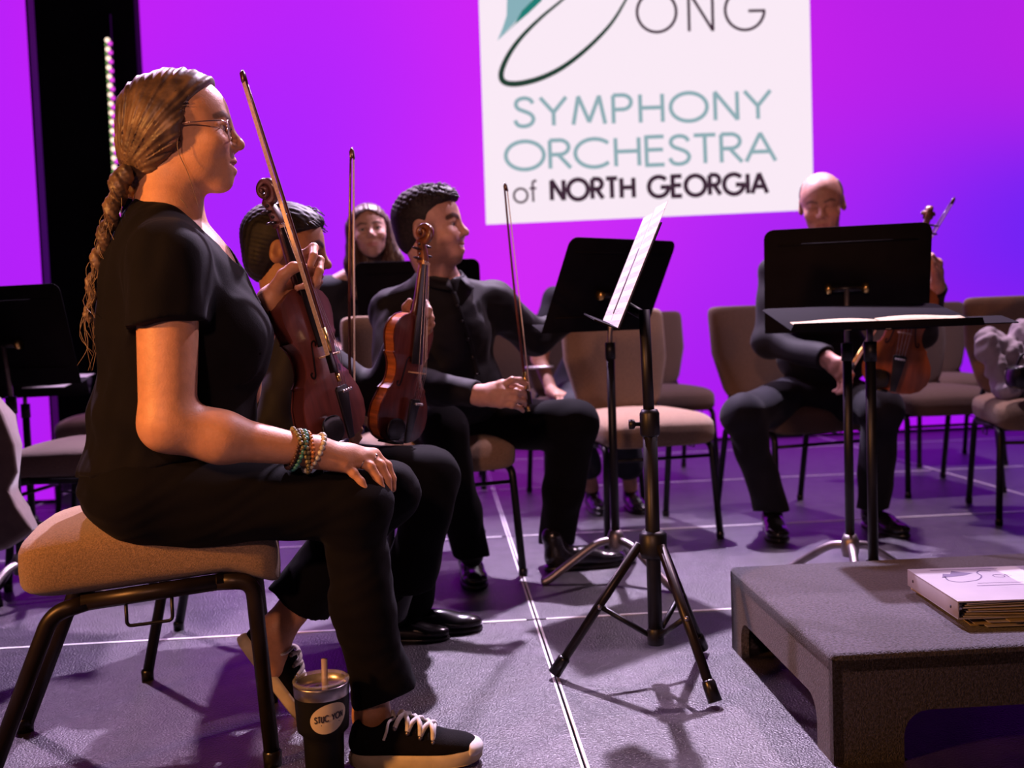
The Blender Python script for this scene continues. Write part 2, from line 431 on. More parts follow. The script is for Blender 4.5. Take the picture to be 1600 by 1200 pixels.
nt.links.new(tc.outputs['Object'], nz_.inputs['Vector']); nt.links.new(nz_.outputs['Fac'], mr.inputs[0]); nt.links.new(mr.outputs[0], em.inputs['Strength'])
nt.links.new(at.outputs['Color'], em.inputs['Color']); nt.links.new(em.outputs[0], nt.nodes['Material Output'].inputs['Surface']); MATS['led'] = m
def glow(name, rgb, s=1.0):
    if name in MATS: return MATS[name]
    m = bpy.data.materials.new(name); m.use_nodes = True; nt = m.node_tree; nt.nodes.remove(nt.nodes['Principled BSDF']); e = nt.nodes.new('ShaderNodeEmission')
    tc = nt.nodes.new('ShaderNodeTexCoord'); n = nt.nodes.new('ShaderNodeTexNoise'); n.inputs['Scale'].default_value = 260
    r = nt.nodes.new('ShaderNodeMapRange'); r.inputs[3].default_value = .97*s; r.inputs[4].default_value = 1.03*s
    nt.links.new(tc.outputs['Object'], n.inputs['Vector']); nt.links.new(n.outputs['Fac'], r.inputs[0]); nt.links.new(r.outputs[0], e.inputs['Strength'])
    e.inputs['Color'].default_value = lin(rgb)+(1,); nt.links.new(e.outputs[0], nt.nodes['Material Output'].inputs['Surface']); MATS[name] = m; return m
scr, scrw = screen('led_screen', 190, 1760, 0.02, 4.3, 0, 'wide LED screen glowing purple and magenta with the orchestra logo card')
scl, _ = screen('led_screen', -260, 57, 0.02, 4.0, 1.55, 'narrow purple LED screen at the far left beyond the dark gap')
SM = np.linalg.inv(np.array(Matrix.Rotation(TH, 4, 'Z').to_3x3())); SO = np.array(scr.location)
def LL(x, y, off=.0): return SM@(LP(x, y, off)-SO)        # local coordinates on the big screen
glow('led_white', (250, 234, 246)); glow('led_teal', (142, 172, 180)); glow('led_dark', (74, 52, 66)); glow('led_ink', (62, 40, 56))
glow('led_green', (38, 62, 52)); glow('led_seafoam', (136, 176, 186)); glow('led_deepteal', (34, 124, 116))
def flat(name, px, mat, off): return obj(name, [LL(x, y, off) for x, y in px], [tuple(range(len(px)))[::-1]], mat, scr, smooth=False)
flat('logo_card', [(735.5, -300), (748, 0), (759.5, 351), (1271.5, 328), (1265, 0), (1258, -315)], 'led_white', .004)
# stroke lettering (geometric light sans), cap height 1
def arc(cx, cy, rx, ry, a0, a1, n=22): return [(cx+rx*math.cos(math.radians(a0+(a1-a0)*i/n)), cy+ry*math.sin(math.radians(a0+(a1-a0)*i/n))) for i in range(n+1)]
GL = {'O': (1.16, [arc(.58, .5, .56, .5, 0, 360, 36)]), 'N': (.80, [[(.06, 0), (.06, 1), (.74, 0), (.74, 1)]]), 'Y': (.80, [[(.0, 1), (.4, .46), (.8, 1)], [(.4, .46), (.4, 0)]]),
      'M': (1.04, [[(.03, 0), (.2, 1), (.52, .08), (.84, 1), (1.01, 0)]]), 'P': (.66, [[(.06, 0), (.06, 1)], [(.06, 1), (.34, 1)]+arc(.34, .745, .27, .255, 90, -90)+[(.06, .49)]]),
      'H': (.80, [[(.06, 0), (.06, 1)], [(.74, 0), (.74, 1)], [(.06, .52), (.74, .52)]]), 'R': (.68, [[(.06, 0), (.06, 1)], [(.06, 1), (.34, 1)]+arc(.34, .745, .27, .255, 90, -90)+[(.06, .49)], [(.30, .49), (.66, 0)]]),
      'C': (1.05, [arc(.58, .5, .56, .5, 42, 318, 32)]), 'G': (1.14, [arc(.58, .5, .56, .5, 42, 352, 34)+[(1.13, .47), (.68, .47)]]), 'E': (.60, [[(.58, 1), (.06, 1), (.06, 0), (.58, 0)], [(.06, .54), (.55, .54)]]),
      'T': (.64, [[(0, 1), (.64, 1)], [(.32, 1), (.32, 0)]]), 'A': (.86, [[(0, 0), (.43, 1), (.86, 0)], [(.15, .34), (.71, .34)]]), 'I': (.12, [[(.06, 0), (.06, 1)]]), ' ': (.45, []),
      'S': (.66, [crom([(.60, .80), (.52, .94), (.33, 1.0), (.14, .93), (.08, .77), (.16, .62), (.34, .53), (.53, .42), (.61, .25), (.52, .07), (.32, 0), (.13, .05), (.04, .22)], 3)]),
      'o': (.74, [arc(.36, .33, .34, .33, 0, 360, 30)]), 'f': (.42, [[(.38, .96), (.30, 1.0), (.20, .94), (.18, .82), (.18, 0)], [(.02, .64), (.36, .64)]]),
      'K': (.66, [[(.06, 0), (.06, 1)], [(.60, 1), (.08, .5), (.64, 0)]]), 'U': (.72, [[(.06, 1), (.06, .3)]+arc(.36, .3, .3, .3, 180, 360, 14)+[(.66, 1)]])}
def stroke(mb, pts, wd, T, y=0.0):
    "flat ribbon along 2-D pts, mapped to 3-D by T(x, y, depth)"
    pts = [np.array(p, float) for p in pts]; q = [pts[0]]
    for p in pts[1:]:
        if np.linalg.norm(p-q[-1]) > 1e-4: q.append(p)
    pts = q; N = len(pts)
    if not hasattr(wd, '__len__'):
        for i in range(1, N-1):
            d1 = pts[i]-pts[i-1]; d2 = pts[i+1]-pts[i]
            if d1@d2 < .76*np.linalg.norm(d1)*np.linalg.norm(d2):
                stroke(mb, pts[:i+1], wd, T); stroke(mb, [pts[i]-d2/np.linalg.norm(d2)*wd*(.42 if d1@d2 > -.1*np.linalg.norm(d1)*np.linalg.norm(d2) else .1)]+pts[i:], wd, T); return
    closed = np.linalg.norm(pts[0]-pts[-1]) < 1e-3; ws = wd if hasattr(wd, '__len__') else [wd]*N
    for i in range(N-1):           # one quad per segment, mitred
        pass
    V = []
    for i in range(N):
        a = pts[i-1] if i else (pts[-2] if closed else None); b = pts[i+1] if i < N-1 else (pts[1] if closed else None)
        d1 = (pts[i]-a)/np.linalg.norm(pts[i]-a) if a is not None else None; d2 = (b-pts[i])/np.linalg.norm(b-pts[i]) if b is not None else None
        if d1 is None: d1 = d2
        if d2 is None: d2 = d1
        n = A(-(d1+d2)[1], (d1+d2)[0]); ln = np.linalg.norm(n); n = n/ln if ln > 1e-6 else A(-d1[1], d1[0])
        c = max(.72, abs(n@A(-d1[1], d1[0]))); h = ws[i]/2/c
        V += [pts[i]+n*h, pts[i]-n*h]
    mb.add([T(p[0], p[1]) for p in V], [(2*i, 2*i+1, 2*i+3, 2*i+2) for i in range(N-1)])
def word(text, bl, br, cap, wd, mat, parent, gap=.16, place=None):
    tot = sum(GL[c][0] for c in text)+gap*(len(text)-1); s = 0.0
    x0, y0 = bl; x1, y1 = br; sx = math.hypot(x1-x0, y1-y0)/tot; ex = A(x1-x0, y1-y0)/tot; ey = A(ex[1], -ex[0])/np.linalg.norm(ex)*cap
    for c in text:
        mb = MB()
        for st in GL[c][1]:
            pp = [A(x0, y0)+ex*(s+p[0])+ey*p[1] for p in st]
            stroke(mb, pp, wd, place)
        if mb.v: mb.obj('letter', mat, parent, smooth=False)
        s += GL[c][0]+gap
TL = lambda x, y: LL(x, y, .007)
word('SYMPHONY', (803, 198), (1205, 185), 44, 6.2, 'led_teal', scr, .17, TL)
word('ORCHESTRA', (790, 266), (1212, 251), 44, 6.2, 'led_teal', scr, .10, TL)
word('of', (803, 317), (841, 315), 33, 3.6, 'led_dark', scr, .06, TL)
word('NORTH GEORGIA', (861, 313), (1199, 301.5), 31, 7.0, 'led_ink', scr, .17, TL)
word('ONG', (995, 51), (1195, 46), 63, 4.6, 'led_ink', scr, .28, TL)
Z1 = lambda x, y: (730+x/2.857, y/2.857)
sw = [Z1(*p) for p in crom([(500, -70), (430, -5), (330, 78), (240, 168), (182, 250), (152, 325), (165, 366), (225, 374), (325, 350), (430, 298), (540, 212), (640, 108), (705, 5), (735, -60), (765, -130), (830, -180), (930, -170)], 5)]
nS = len(sw); wdS = [3+6.0*max(0, math.sin(math.pi*min(1, i/nS*1.25)))**1.3 for i in range(nS)]
mb = MB(); stroke(mb, sw, wdS, TL); mb.obj('logo_stroke', 'led_green', scr, smooth=False)
flat('logo_peak', [Z1(*p) for p in [(135, 182), (158, 125), (176, 70), (178, -10), (200, -60), (300, -60), (290, 0), (215, 98)]], 'led_seafoam', .006)
flat('logo_peak', [Z1(*p) for p in [(135, 182), (214, 105), (243, 50), (292, 0), (300, -50), (350, -50), (332, 4), (275, 58), (205, 118)]], 'led_deepteal', .009)

# dark gap between the screens with a strip of little lights
cg0 = LP(60, 300, .25); cb = MB(); cb.box((0, 0, 2.0), (.46, .06, 2.0))
ct = cb.obj('curtain', 'wall_dark', smooth=False); pg = (LP(52, 300, .1)+LP(188, 300, .1))/2; ct.location = (pg[0], pg[1], 0); ct.rotation_euler = (0, 0, TH)
tag(ct, 'black curtain strip hanging in the gap between the two LED screens', 'curtain')
ls0 = LP(168, 70, .35); st = empty('light_strip', (ls0[0], ls0[1], 0), 'vertical strip of small coloured lights beside the wide screen', 'light strip')
pb = MB(); pb.box((0, .02, ls0[2]/2+.1), (.022, .012, ls0[2]/2+.1)); pb.obj('backing', 'black_metal', st, smooth=False)
glow('bulb_warm', (255, 225, 200), 1.6); glow('bulb_green', (150, 200, 110), .6); glow('bulb_magenta', (240, 70, 240), 1.0)
bulb = {}
for i in range(26):
    z = ls0[2]+.03-.058*i
    for kind, dx, r, dz in (('bulb_warm', .0, .017, 0), ('bulb_green', -.010, .009, -.028), ('bulb_magenta', .016, .016, -.022)):
        if kind not in bulb:
            q = MB(); q.sell((0, 0, 0), (r, r*.6, r), 1, 1, 10, 6); bulb[kind] = q.obj('bulb', kind, st); b = bulb[kind]
        else: b = link('bulb', bulb[kind].data, kind, st)
        b.location = (dx, 0, z+dz)

# ================================================================== PODIUM with binder
pO = G(1303, 1196)[:2]; pF = G(1144, 1012)[:2]; pd = pF-pO; PDL = np.linalg.norm(pd); pd /= PDL; plx = A(pd[1], -pd[0]); PH = .218
pod = empty('podium', (pO[0], pO[1], 0), 'low grey carpeted conductor podium with cut-out sides', 'podium'); pod.rotation_euler = (0, 0, math.atan2(plx[1], plx[0])); PWD = 1.05
def board(name, L, cut0, cut1, ch, th, mt):
    pts = [(0, 0), (cut0, 0)]+[(cut0+.05-.05*math.cos(a), ch-.05+.05*math.sin(a)) for a in np.linspace(0, math.pi/2, 6)]+[(cut1-.05+.05*math.sin(a), ch-.05+.05*math.cos(a)) for a in np.linspace(0, math.pi/2, 6)]+[(cut1, 0), (L, 0), (L, PH-.012), (0, PH-.012)]
    b = MB(); b.prism(pts, 0, th); return b
tb = MB(); tb.box((PWD/2, PDL/2, PH-.018), (PWD/2, PDL/2, .018)); pt = tb.obj('top', 'podium_carpet', pod)
bm = bmesh.new(); bm.from_mesh(pt.data); bmesh.ops.bevel(bm, geom=[e for e in bm.edges if max(v.co.z for v in e.verts) > PH-.005], offset=.013, segments=3, affect='EDGES', profile=.6); bm.to_mesh(pt.data); bm.free(); pt.data.shade_smooth(); auto(pt, 50)
for nm, off in (('front_board', 0.0), ('back_board', PDL-.02)):
    b = board(nm, PWD, .14, PWD-.14, .10, .02, None); b.v = [(x, off+z, y) for x, y, z in b.v]; b.obj(nm, 'podium_carpet', pod, smooth=False)
for nm, off in (('side_board', 0.0), ('side_board', PWD-.02)):
    b = board(nm, PDL, .09, PDL-.09, .10, .02, None); b.v = [(off+z, y, h) for y, h, z in b.v]; b.f = [f[::-1] for f in b.f]; b.obj(nm, 'podium_carpet', pod, smooth=False)
def onz(x, y, z):
    v = fw+(x-800)/FPX*rt+(600-y)/FPX*up; return CAM+v*((z-CAMH)/v[2])
b0 = onz(1497, 981, PH); b1 = onz(1418, 926, PH); bd = (b1-b0)[:2]; BLn = np.linalg.norm(bd); bd /= BLn; bx = A(bd[1], -bd[0])
def bl_(mb, name, mat, par, sm=False): return mb.obj(name, mat, par, smooth=sm)
pk = empty('paper_stack', (b0[0], b0[1], PH+.0005), 'loose cream sheets stacked under the white ring binder', 'papers', ); pk.rotation_euler = (0, 0, math.atan2(bx[1], bx[0]))
for i, (dx, dy, rz, ww, hh) in enumerate([(.03, .01, -.06, .24, .27), (.055, -.012, .03, .24, .26), (.035, .0, -.02, .25, .27), (.02, .03, .05, .22, .25), (.06, -.006, -.03, .25, .27), (.10, -.016, .02, .22, .26)]):
    q = MB(); q.box((ww/2, hh/2, 0), (ww/2, hh/2, .0011)); o = q.obj('sheet', 'cream_paper' if i % 3 != 1 else 'white_paper', pk, smooth=False); o.location = (dx, dy, .0012+.0026*i); o.rotation_euler = (0, 0, rz)
BZ = PH+.0175; bn = empty('ring_binder', (b0[0], b0[1], BZ), 'white ring binder with printed orchestra cover lying on the podium', 'binder'); bn.rotation_euler = (0, 0, math.atan2(bx[1], bx[0]))
q = MB(); q.box((.135, BLn/2, .0015), (.135, BLn/2, .0015)); q.obj('back_cover', 'white_plastic', bn, smooth=False)
q = MB(); q.box((.0015, BLn/2, .018), (.0015, BLn/2, .017)); bevel(q.obj('spine', 'white_plastic', bn), .001, 2)
q = MB(); q.box((.137, BLn/2, .0365), (.137, BLn/2, .0016)); cv = bevel(q.obj('front_cover', 'white_plastic', bn), .001, 2)
for i in range(7):
    q = MB(); q.box((.125, BLn/2-.003, 0), (.112, BLn/2-.006-.002*(i % 3), .0011)); o = q.obj('page', 'cream_paper' if i % 2 else 'white_paper', bn, smooth=False)
    o.location = (.004*(i % 4), 0, .0052+.0042*i); o.rotation_euler = (0, .012*(3-i), 0)
q = MB(); q.box((.014, .02, .018), (.010, .003, .012)); q.obj('ring', 'silver_metal', bn); q = MB(); q.box((.014, BLn-.03, .018), (.010, .003, .012)); q.obj('ring', 'silver_metal', bn)
for y in (.035, BLn-.035): q = MB(); q.lathe([(0, -.0006), (.0035, -.0006), (.0035, .0006), (0, .0006)], 10, (-.0005, y, .018), 'x'); q.obj('rivet', 'ink', bn)
CT = lambda x, y: (x, y, .0384)
for i, (x0, x1, y, w_) in enumerate([(.045, .215, BLn-.02, .0035), (.09, .26, .115, .0035), (.10, .25, .135, .0022)]): q = MB(); stroke(q, [(x0, y), (x1, y)], w_, CT); q.obj('print_line', 'ink_dim', cv, smooth=False)
q = MB(); stroke(q, crom([(.055, .20), (.05, .165), (.07, .15), (.11, .162), (.135, .195), (.138, .225), (.155, .245), (.175, .238)], 5), .0035, CT); q.obj('print_logo', 'ink_dim', cv, smooth=False)
q = MB(); q.add([CT(*p) for p in [(.045, .19), (.06, .225), (.075, .22), (.09, .25), (.105, .235), (.13, .225), (.10, .205)]], [tuple(range(7))]); q.obj('print_logo', 'ink_dim', cv, smooth=False)
def wordb(text, x0, x1, y, cap, wd, mat, par):
    tot = sum(GL[c][0] for c in text)+.2*(len(text)-1); s = 0
    for c in text:
        mb = MB()
        for st_ in GL[c][1]: stroke(mb, [(x0+(x1-x0)*(s+p[0])/tot, y+cap*p[1]) for p in st_], wd, CT)
        if mb.v: mb.obj('letter', mat, par, smooth=False)
        s += GL[c][0]+.2
wordb('ONG', .16, .235, .18, .026, .0022, 'ink_dim', cv)

# ================================================================== CHAIRS
def chair_proto(fab):
    "front towards -y, base at origin"
    root = empty('banquet_chair', (0, 0, 0))
    def ds(p):
        x, y, z = p; t = max(0, (-y-.10)/.16)
        return A(x*(1-.04*max(0, y/.25)), y, z-.035*t*t+.012*(1-(x/.25)**2)*(z > 0))
    q = MB(); q.sell((0, -.01, .445), (.245, .245, .058), .45, .28, 32, 14, deform=ds); q.obj('seat', fab, root)
    def db(p):
        x, y, z = p; return A(x*(1-.30*max(0, -(z+.03)/.19)**1.5), y-.02*(1-(x/.24)**2)+.16*(z), z)
    q = MB(); q.sell((0, .275, .715), (.235, .034, .215), .14, .5, 48, 24, deform=db); q.obj('backrest', fab, root)
    q = MB(); q.tube(fillet([(-.215, -.17, .385), (.215, -.17, .385)], .02), .011, 8); q.obj('front_bar', 'black_metal', root)
    q = MB(); q.tube([(-.21, .18, .385), (.21, .18, .385)], .011, 8); q.obj('rear_bar', 'black_metal', root)
    q = MB(); q.tube([(-.225, -.205, .33), (.225, -.205, .33)], .007, 8); q.obj('stretcher', 'black_metal', root)
    for s in (-1, 1):
        q = MB(); q.tube([(s*.218, -.17, .385), (s*.215, .19, .385)], .0125, 8); q.obj('side_rail', 'black_metal', root)
        q = MB(); q.tube(fillet([(s*.218, -.14, .387), (s*.222, -.205, .375), (s*.238, -.235, .012)], .05), .0135, 10); l = q.obj('leg', 'black_metal', root)
        q = MB(); q.lathe([(0, 0), (.015, 0), (.016, .022), (.013, .026)], 12, (s*.238, -.235, 0)); q.obj('foot_cap', 'ebony', l)
        q = MB(); q.tube(fillet([(s*.215, .15, .387), (s*.215, .205, .372), (s*.222, .285, .012)], .05), .0135, 10); l = q.obj('leg', 'black_metal', root)
        q = MB(); q.lathe([(0, 0), (.015, 0), (.016, .022), (.013, .026)], 12, (s*.222, .285, 0)); q.obj('foot_cap', 'ebony', l)
        q = MB(); q.tube(fillet([(s*.205, .18, .385), (s*.195, .225, .45), (s*.15, .245, .56)], .05), .011, 8); q.obj('back_upright', 'black_metal', root)
        q = MB(); q.tube([(s*.226, -.03, .375), (s*.226, -.03, .345), (s*.226, .03, .345), (s*.226, .03, .375)], .003, 6); q.obj('ganging_loop', 'black_metal', root)
    return root
PC = {'chair_fabric': chair_proto('chair_fabric'), 'chair_fabric_brown': chair_proto('chair_fabric_brown')}; usedc = set()
def chair(x, y, facing, label, fab='chair_fabric_brown'):
    "facing = degrees of the seat's front, 0 = +x, -90 = towards the camera"
    o = PC[fab] if fab not in usedc else dup(PC[fab]); usedc.add(fab)
    o.location = (x, y, 0); o.rotation_euler = (0, 0, math.radians(facing+90)); tag(o, label, 'chair', 'banquet chairs on the stage'); return o
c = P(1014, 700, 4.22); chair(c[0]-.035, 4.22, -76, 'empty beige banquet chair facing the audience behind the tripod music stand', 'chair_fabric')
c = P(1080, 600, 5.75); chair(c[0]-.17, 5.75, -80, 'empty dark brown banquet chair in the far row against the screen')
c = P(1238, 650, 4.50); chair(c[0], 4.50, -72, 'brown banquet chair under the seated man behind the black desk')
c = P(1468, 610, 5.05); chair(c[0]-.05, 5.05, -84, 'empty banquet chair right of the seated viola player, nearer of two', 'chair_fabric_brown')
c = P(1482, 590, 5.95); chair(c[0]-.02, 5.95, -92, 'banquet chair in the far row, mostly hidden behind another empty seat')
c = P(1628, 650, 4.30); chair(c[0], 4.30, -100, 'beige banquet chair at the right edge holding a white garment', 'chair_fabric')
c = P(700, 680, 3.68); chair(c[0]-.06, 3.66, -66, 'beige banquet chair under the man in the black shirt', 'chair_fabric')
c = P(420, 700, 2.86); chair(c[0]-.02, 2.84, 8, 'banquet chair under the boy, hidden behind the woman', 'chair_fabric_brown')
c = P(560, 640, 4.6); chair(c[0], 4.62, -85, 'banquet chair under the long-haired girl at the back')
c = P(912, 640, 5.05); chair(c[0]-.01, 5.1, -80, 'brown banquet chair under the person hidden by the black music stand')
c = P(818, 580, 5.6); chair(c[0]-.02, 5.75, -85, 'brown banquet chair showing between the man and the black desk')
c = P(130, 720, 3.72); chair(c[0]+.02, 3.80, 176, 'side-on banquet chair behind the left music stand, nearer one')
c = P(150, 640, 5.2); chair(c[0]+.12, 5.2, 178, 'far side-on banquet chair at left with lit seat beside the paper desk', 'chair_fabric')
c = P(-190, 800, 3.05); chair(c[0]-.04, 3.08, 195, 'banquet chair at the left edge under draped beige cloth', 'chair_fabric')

# the woman's backless seat
YW = math.radians(14); fW = A(math.cos(YW), math.sin(YW), 0); lW = A(-fW[1], fW[0], 0)
sm_ = (P(125, 948, 1.93)+P(345, 890, 2.0))/2; sc = sm_+lW*.20
stl = empty('upholstered_stool', (sc[0], sc[1], 0), 'tan upholstered backless seat with black legs under the woman', 'stool'); stl.rotation_euler = (0, 0, YW)
def tilt(x): return .055*x
def ds2(p):
    x, y, z = p; t = max(0, (x-.12)/.12); return A(x, y*(1-.03*x/.24), z+tilt(x)-.058*t*t+.012*(z > 0)*(1-(y/.2)**2)-.012*(1-(x/.245)**2)*(z < 0)*0)
q = MB(); q.sell((.0, 0, .450), (.248, .208, .068), .5, .26, 44, 20, deform=ds2); q.obj('seat', 'chair_fabric', stl)
for s in (-1, 1):
    y = s*.185
    q = MB(); q.tube([(-.13, y, .375+tilt(-.13)), (.135, y, .378+tilt(.135))], .0165, 10); q.obj('side_rail', 'bronze_metal', stl)
    q = MB(); q.tube(fillet([(.12, y, .378+tilt(.12)), (.19, y, .372+tilt(.17)), (.212, y-.0*s, .012)], .07, 8), .0165, 10); l = q.obj('leg', 'bronze_metal', stl)
    q = MB(); q.lathe([(0, 0), (.018, 0), (.0195, .028), (.016, .032)], 14, (.212, y, 0)); q.obj('foot_cap', 'ebony', l)
    q = MB(); q.tube(fillet([(-.12, y, .375+tilt(-.12)), (-.185, y, .362+tilt(-.185)), (-.325, y, .012)], .07, 8), .0165, 10); l = q.obj('leg', 'bronze_metal', stl)
    q = MB(); q.lathe([(0, 0), (.018, 0), (.0195, .028), (.016, .032)], 14, (-.325, y, 0)); q.obj('foot_cap', 'ebony', l)
    q = MB(); q.tube(fillet([(-.05, y-.004, .36), (-.05, y-.004, .315), (.035, y-.004, .318), (.035, y-.004, .365)], .01), .0035, 8); q.obj('ganging_loop', 'black_metal', stl)
for x in (-.13, .14): q = MB(); q.tube([(x, -.185, .378+tilt(x)), (x, .185, .378+tilt(x))], .012, 8); q.obj('cross_bar', 'bronze_metal', stl)

# ================================================================== MUSIC STANDS
def desk_mesh(wd=.50, ht=.335):
    r = .03; pts = [(-wd/2, 0), (wd/2, 0)]
    for cx, a0 in ((wd/2-r, 0), (-wd/2+r, 90)): pts += [(cx+r*math.cos(math.radians(a+a0)), ht-r+r*math.sin(math.radians(a+a0))) for a in (0, 22, 45, 68, 90)]
    b = MB(); b.prism([(x, y) for x, y in pts], -.0018, .0018); b.v = [(x, -z, y) for x, y, z in b.v]; return b   # x across, z up the desk, +y is the back
def stand(base, zc, face, tiltd, label, legmat='dull_silver', lip=.062, paper=False, wd=.50, group='music stands'):
    "base xy; zc = height of the desk's lower edge; face = heading (deg) the reading side looks to; tiltd = lean back from vertical"
    root = empty('music_stand', (base[0], base[1], 0), label, 'music stand', group); root.rotation_euler = (0, 0, math.radians(face+90))
    Rt = np.array(Matrix.Rotation(math.radians(-tiltd), 3, 'X')); ht = .335
    o3 = A(0, .0, zc)
    cen = Rt@A(0, 0, ht*.42)+o3; sh = A(0, -cen[1]-.03*0, 0)          # put the desk's middle over the pole
    T = lambda p: Rt@np.array(p)+o3+sh
    b = desk_mesh(wd, ht); b.v = [tuple(T(p)) for p in b.v]; dk = bevel(b.obj('desk', 'desk_black', root), .0012, 1)
    for z in (.055, .285):
        q = MB(); q.tube([T((-wd*.42, .003, z)), T((wd*.42, .003, z))], .0032, 6); q.obj('rib', 'desk_black', dk)
    b = MB(); b.prism([(-wd/2, 0), (wd/2, 0), (wd/2-.008, -lip), (-wd/2+.008, -lip)], -.0015, .0015); b.v = [tuple(T((x, y, z))) for x, y, z in b.v]; bevel(b.obj('shelf_lip', 'desk_black', root), .001, 1)
    hub = T((0, .02, ht*.42)); 
    q = MB(); q.tube([T((-.045, .016, ht*.42)), T((.045, .016, ht*.42))], .011, 10); hg = q.obj('hinge', 'black_metal', root)
    for s in (-1, 1): q = MB(); q.lathe([(0, 0), (.016, 0), (.017, .012), (.010, .018), (0, .018)], 12, (0, 0, 0), 'x'); o = q.obj('knob', 'brass', hg); o.location = T((s*.047 if s > 0 else -.065, .016, ht*.42))
    q = MB(); q.tube([(0, hub[1], hub[2]), (0, 0, zc-.02), (0, 0, .60)], .0085, 10); q.obj('inner_tube', 'dull_silver', root)
    q = MB(); q.tube([(0, 0, .12), (0, 0, max(.62, zc-.045))], .0145, 12); q.tube([(0, 0, max(.62, zc-.045)-.05), (0, 0, max(.62, zc-.045)+.006)], .018, 12); q.obj('pole', 'black_metal', root)
    q = MB(); q.lathe([(0, .10), (.024, .10), (.028, .12), (.028, .15), (.020, .17), (0, .17)], 16); q.obj('hub', legmat, root)
    for a in (90, 210, 330):
        ca, sa = math.cos(math.radians(a)), math.sin(math.radians(a))
        pth = crom([(.01*ca, .01*sa, .135), (.07*ca, .07*sa, .125), (.15*ca, .15*sa, .075), (.235*ca, .235*sa, .018), (.262*ca, .262*sa, .012)], 5)
        q = MB(); q.tube(pth, [.0135]*(len(pth)-4)+[.0125, .0115, .010, .008], 10); q.obj('leg', legmat, root)
    if paper:
        for s in (-1, 1):
            q = MB(); q.box((s*.115, 0, .15), (.108, .0006, .142)); q.v = [tuple(T((x+.0, -.004-abs(x)*.02+y, z))) for x, y, z in q.v]; q.obj('sheet', 'white_paper', root, smooth=False)
    return root, T
bs = G(964, 905); mst, _ = stand((bs[0], bs[1]), .845, 130, 27, 'black desk music stand with curved silver feet beside the man in black shirt')
bs = P(661, 900, 4.16); stand((bs[0]+.03, 4.16), .822, 90, 14, 'black desk music stand in front of the long-haired girl', 'black_metal')
bs = P(1326, 700, 3.24); stand((bs[0], 3.24), .820, 78, 14, 'upright black desk music stand before the seated viola player', 'dull_silver')
bs = P(22, 700, 3.4); stand((bs[0], 3.40), .735, 75, 14, 'black desk music stand at the far left edge with silver feet', 'dull_silver')
# conductor's flat stand
bs = P(1362, 700, 2.88); rt_, T_ = stand((bs[0], 2.88), .832, -90, 79, 'flat-tilted black music stand holding an open score behind the podium', 'black_metal', lip=.02, wd=.52)
q = MB(); q.box((.30, 0, .06), (.055, .0015, .05)); q.v = [tuple(T_(p)) for p in q.v]; q.obj('side_tray', 'desk_black', rt_, smooth=False)
scb = T_((0, -.006, .02)); sroot = empty('open_score', np.array(rt_.matrix_basis@Vector(scb)) if False else (0, 0, 0), 'open white score lying on the flat stand behind the podium', 'score')
sroot.location = (rt_.location[0], rt_.location[1], scb[2])
for s in (-1, 1):
    q = MB(); nn = 10
    for i in range(nn+1):
        t = i/nn; x = s*.235*t; h = .001+.008*math.sin(math.pi*min(1, t*1.15))*.8*(1-t*.4)
        for z in (.010, .10): q.v.append(tuple(np.array(rt_.rotation_euler.to_matrix()@Vector(T_((x, -.004-h, z))))-A(0, 0, scb[2])))
    q.f = [(2*i, 2*i+1, 2*i+3, 2*i+2) for i in range(nn)]; o = q.obj('page', 'cream_paper', sroot); md = o.modifiers.new('thickness', 'SOLIDIFY'); md.thickness = .003
# flat stand with papers, far left
bs = P(40, 640, 4.15); rt_, T_ = stand((bs[0], 4.15), .66, -70, 80, 'low flat music stand with white papers behind the left stand', 'black_metal', wd=.5)
pl = empty('paper_sheets', (rt_.location[0], rt_.location[1], .70), 'white papers lying on the low flat stand at the left', 'papers')
for i, (x, rz) in enumerate([(-.12, .05), (.12, -.04), (.02, .1)]):
    q = MB(); q.box((0, 0, 0), (.108, .14, .0012)); o = q.obj('sheet', 'white_paper', pl, smooth=False); o.location = (x, 0, .012+.003*i); o.rotation_euler = (math.radians(8), 0, rz)

# the tripod stand in front, desk seen edge-on
cxy = (G(868, 1060)+G(1117, 1105)+G(1097, 1020))/3; tp = empty('tripod_music_stand', (cxy[0], cxy[1], 0), 'black folding tripod music stand holding sheet music at centre front', 'music stand')
hubz = .345; L3 = lambda w_: np.array(w_)-A(cxy[0], cxy[1], 0)
top = L3(P(990, 470, 2.5)); colx = L3(P(1015, 860, 2.5))
q = MB(); q.tube([(0, 0, .10), (0, 0, .62)], .0175, 14); q.obj('outer_tube', 'black_metal', tp)
q = MB(); q.tube([(0, 0, .6), (top[0]*.0-.006, 0, .90)], .0135, 12); q.obj('inner_tube', 'black_metal', tp)
q = MB(); q.lathe([(0, .595), (.021, .595), (.024, .60), (.024, .65), (.019, .66), (0, .66)], 16); cl = q.obj('clutch', 'black_metal', tp)
q = MB(); q.lathe([(0, 0), (.012, 0), (.012, .012), (.005, .016), (.005, .03), (0, .03)], 10, (-.05, 0, .625), 'x'); q.obj('clutch_knob', 'black_metal', cl)
q = MB(); q.lathe([(0, hubz-.045), (.03, hubz-.045), (.034, hubz-.03), (.034, hubz+.012), (.024, hubz+.02), (0, hubz+.02)], 18); q.obj('hub', 'black_metal', tp)
q = MB(); q.lathe([(0, .085), (.02, .085), (.021, .12), (.0175, .125)], 16); q.obj('lower_collar', 'black_metal', tp)
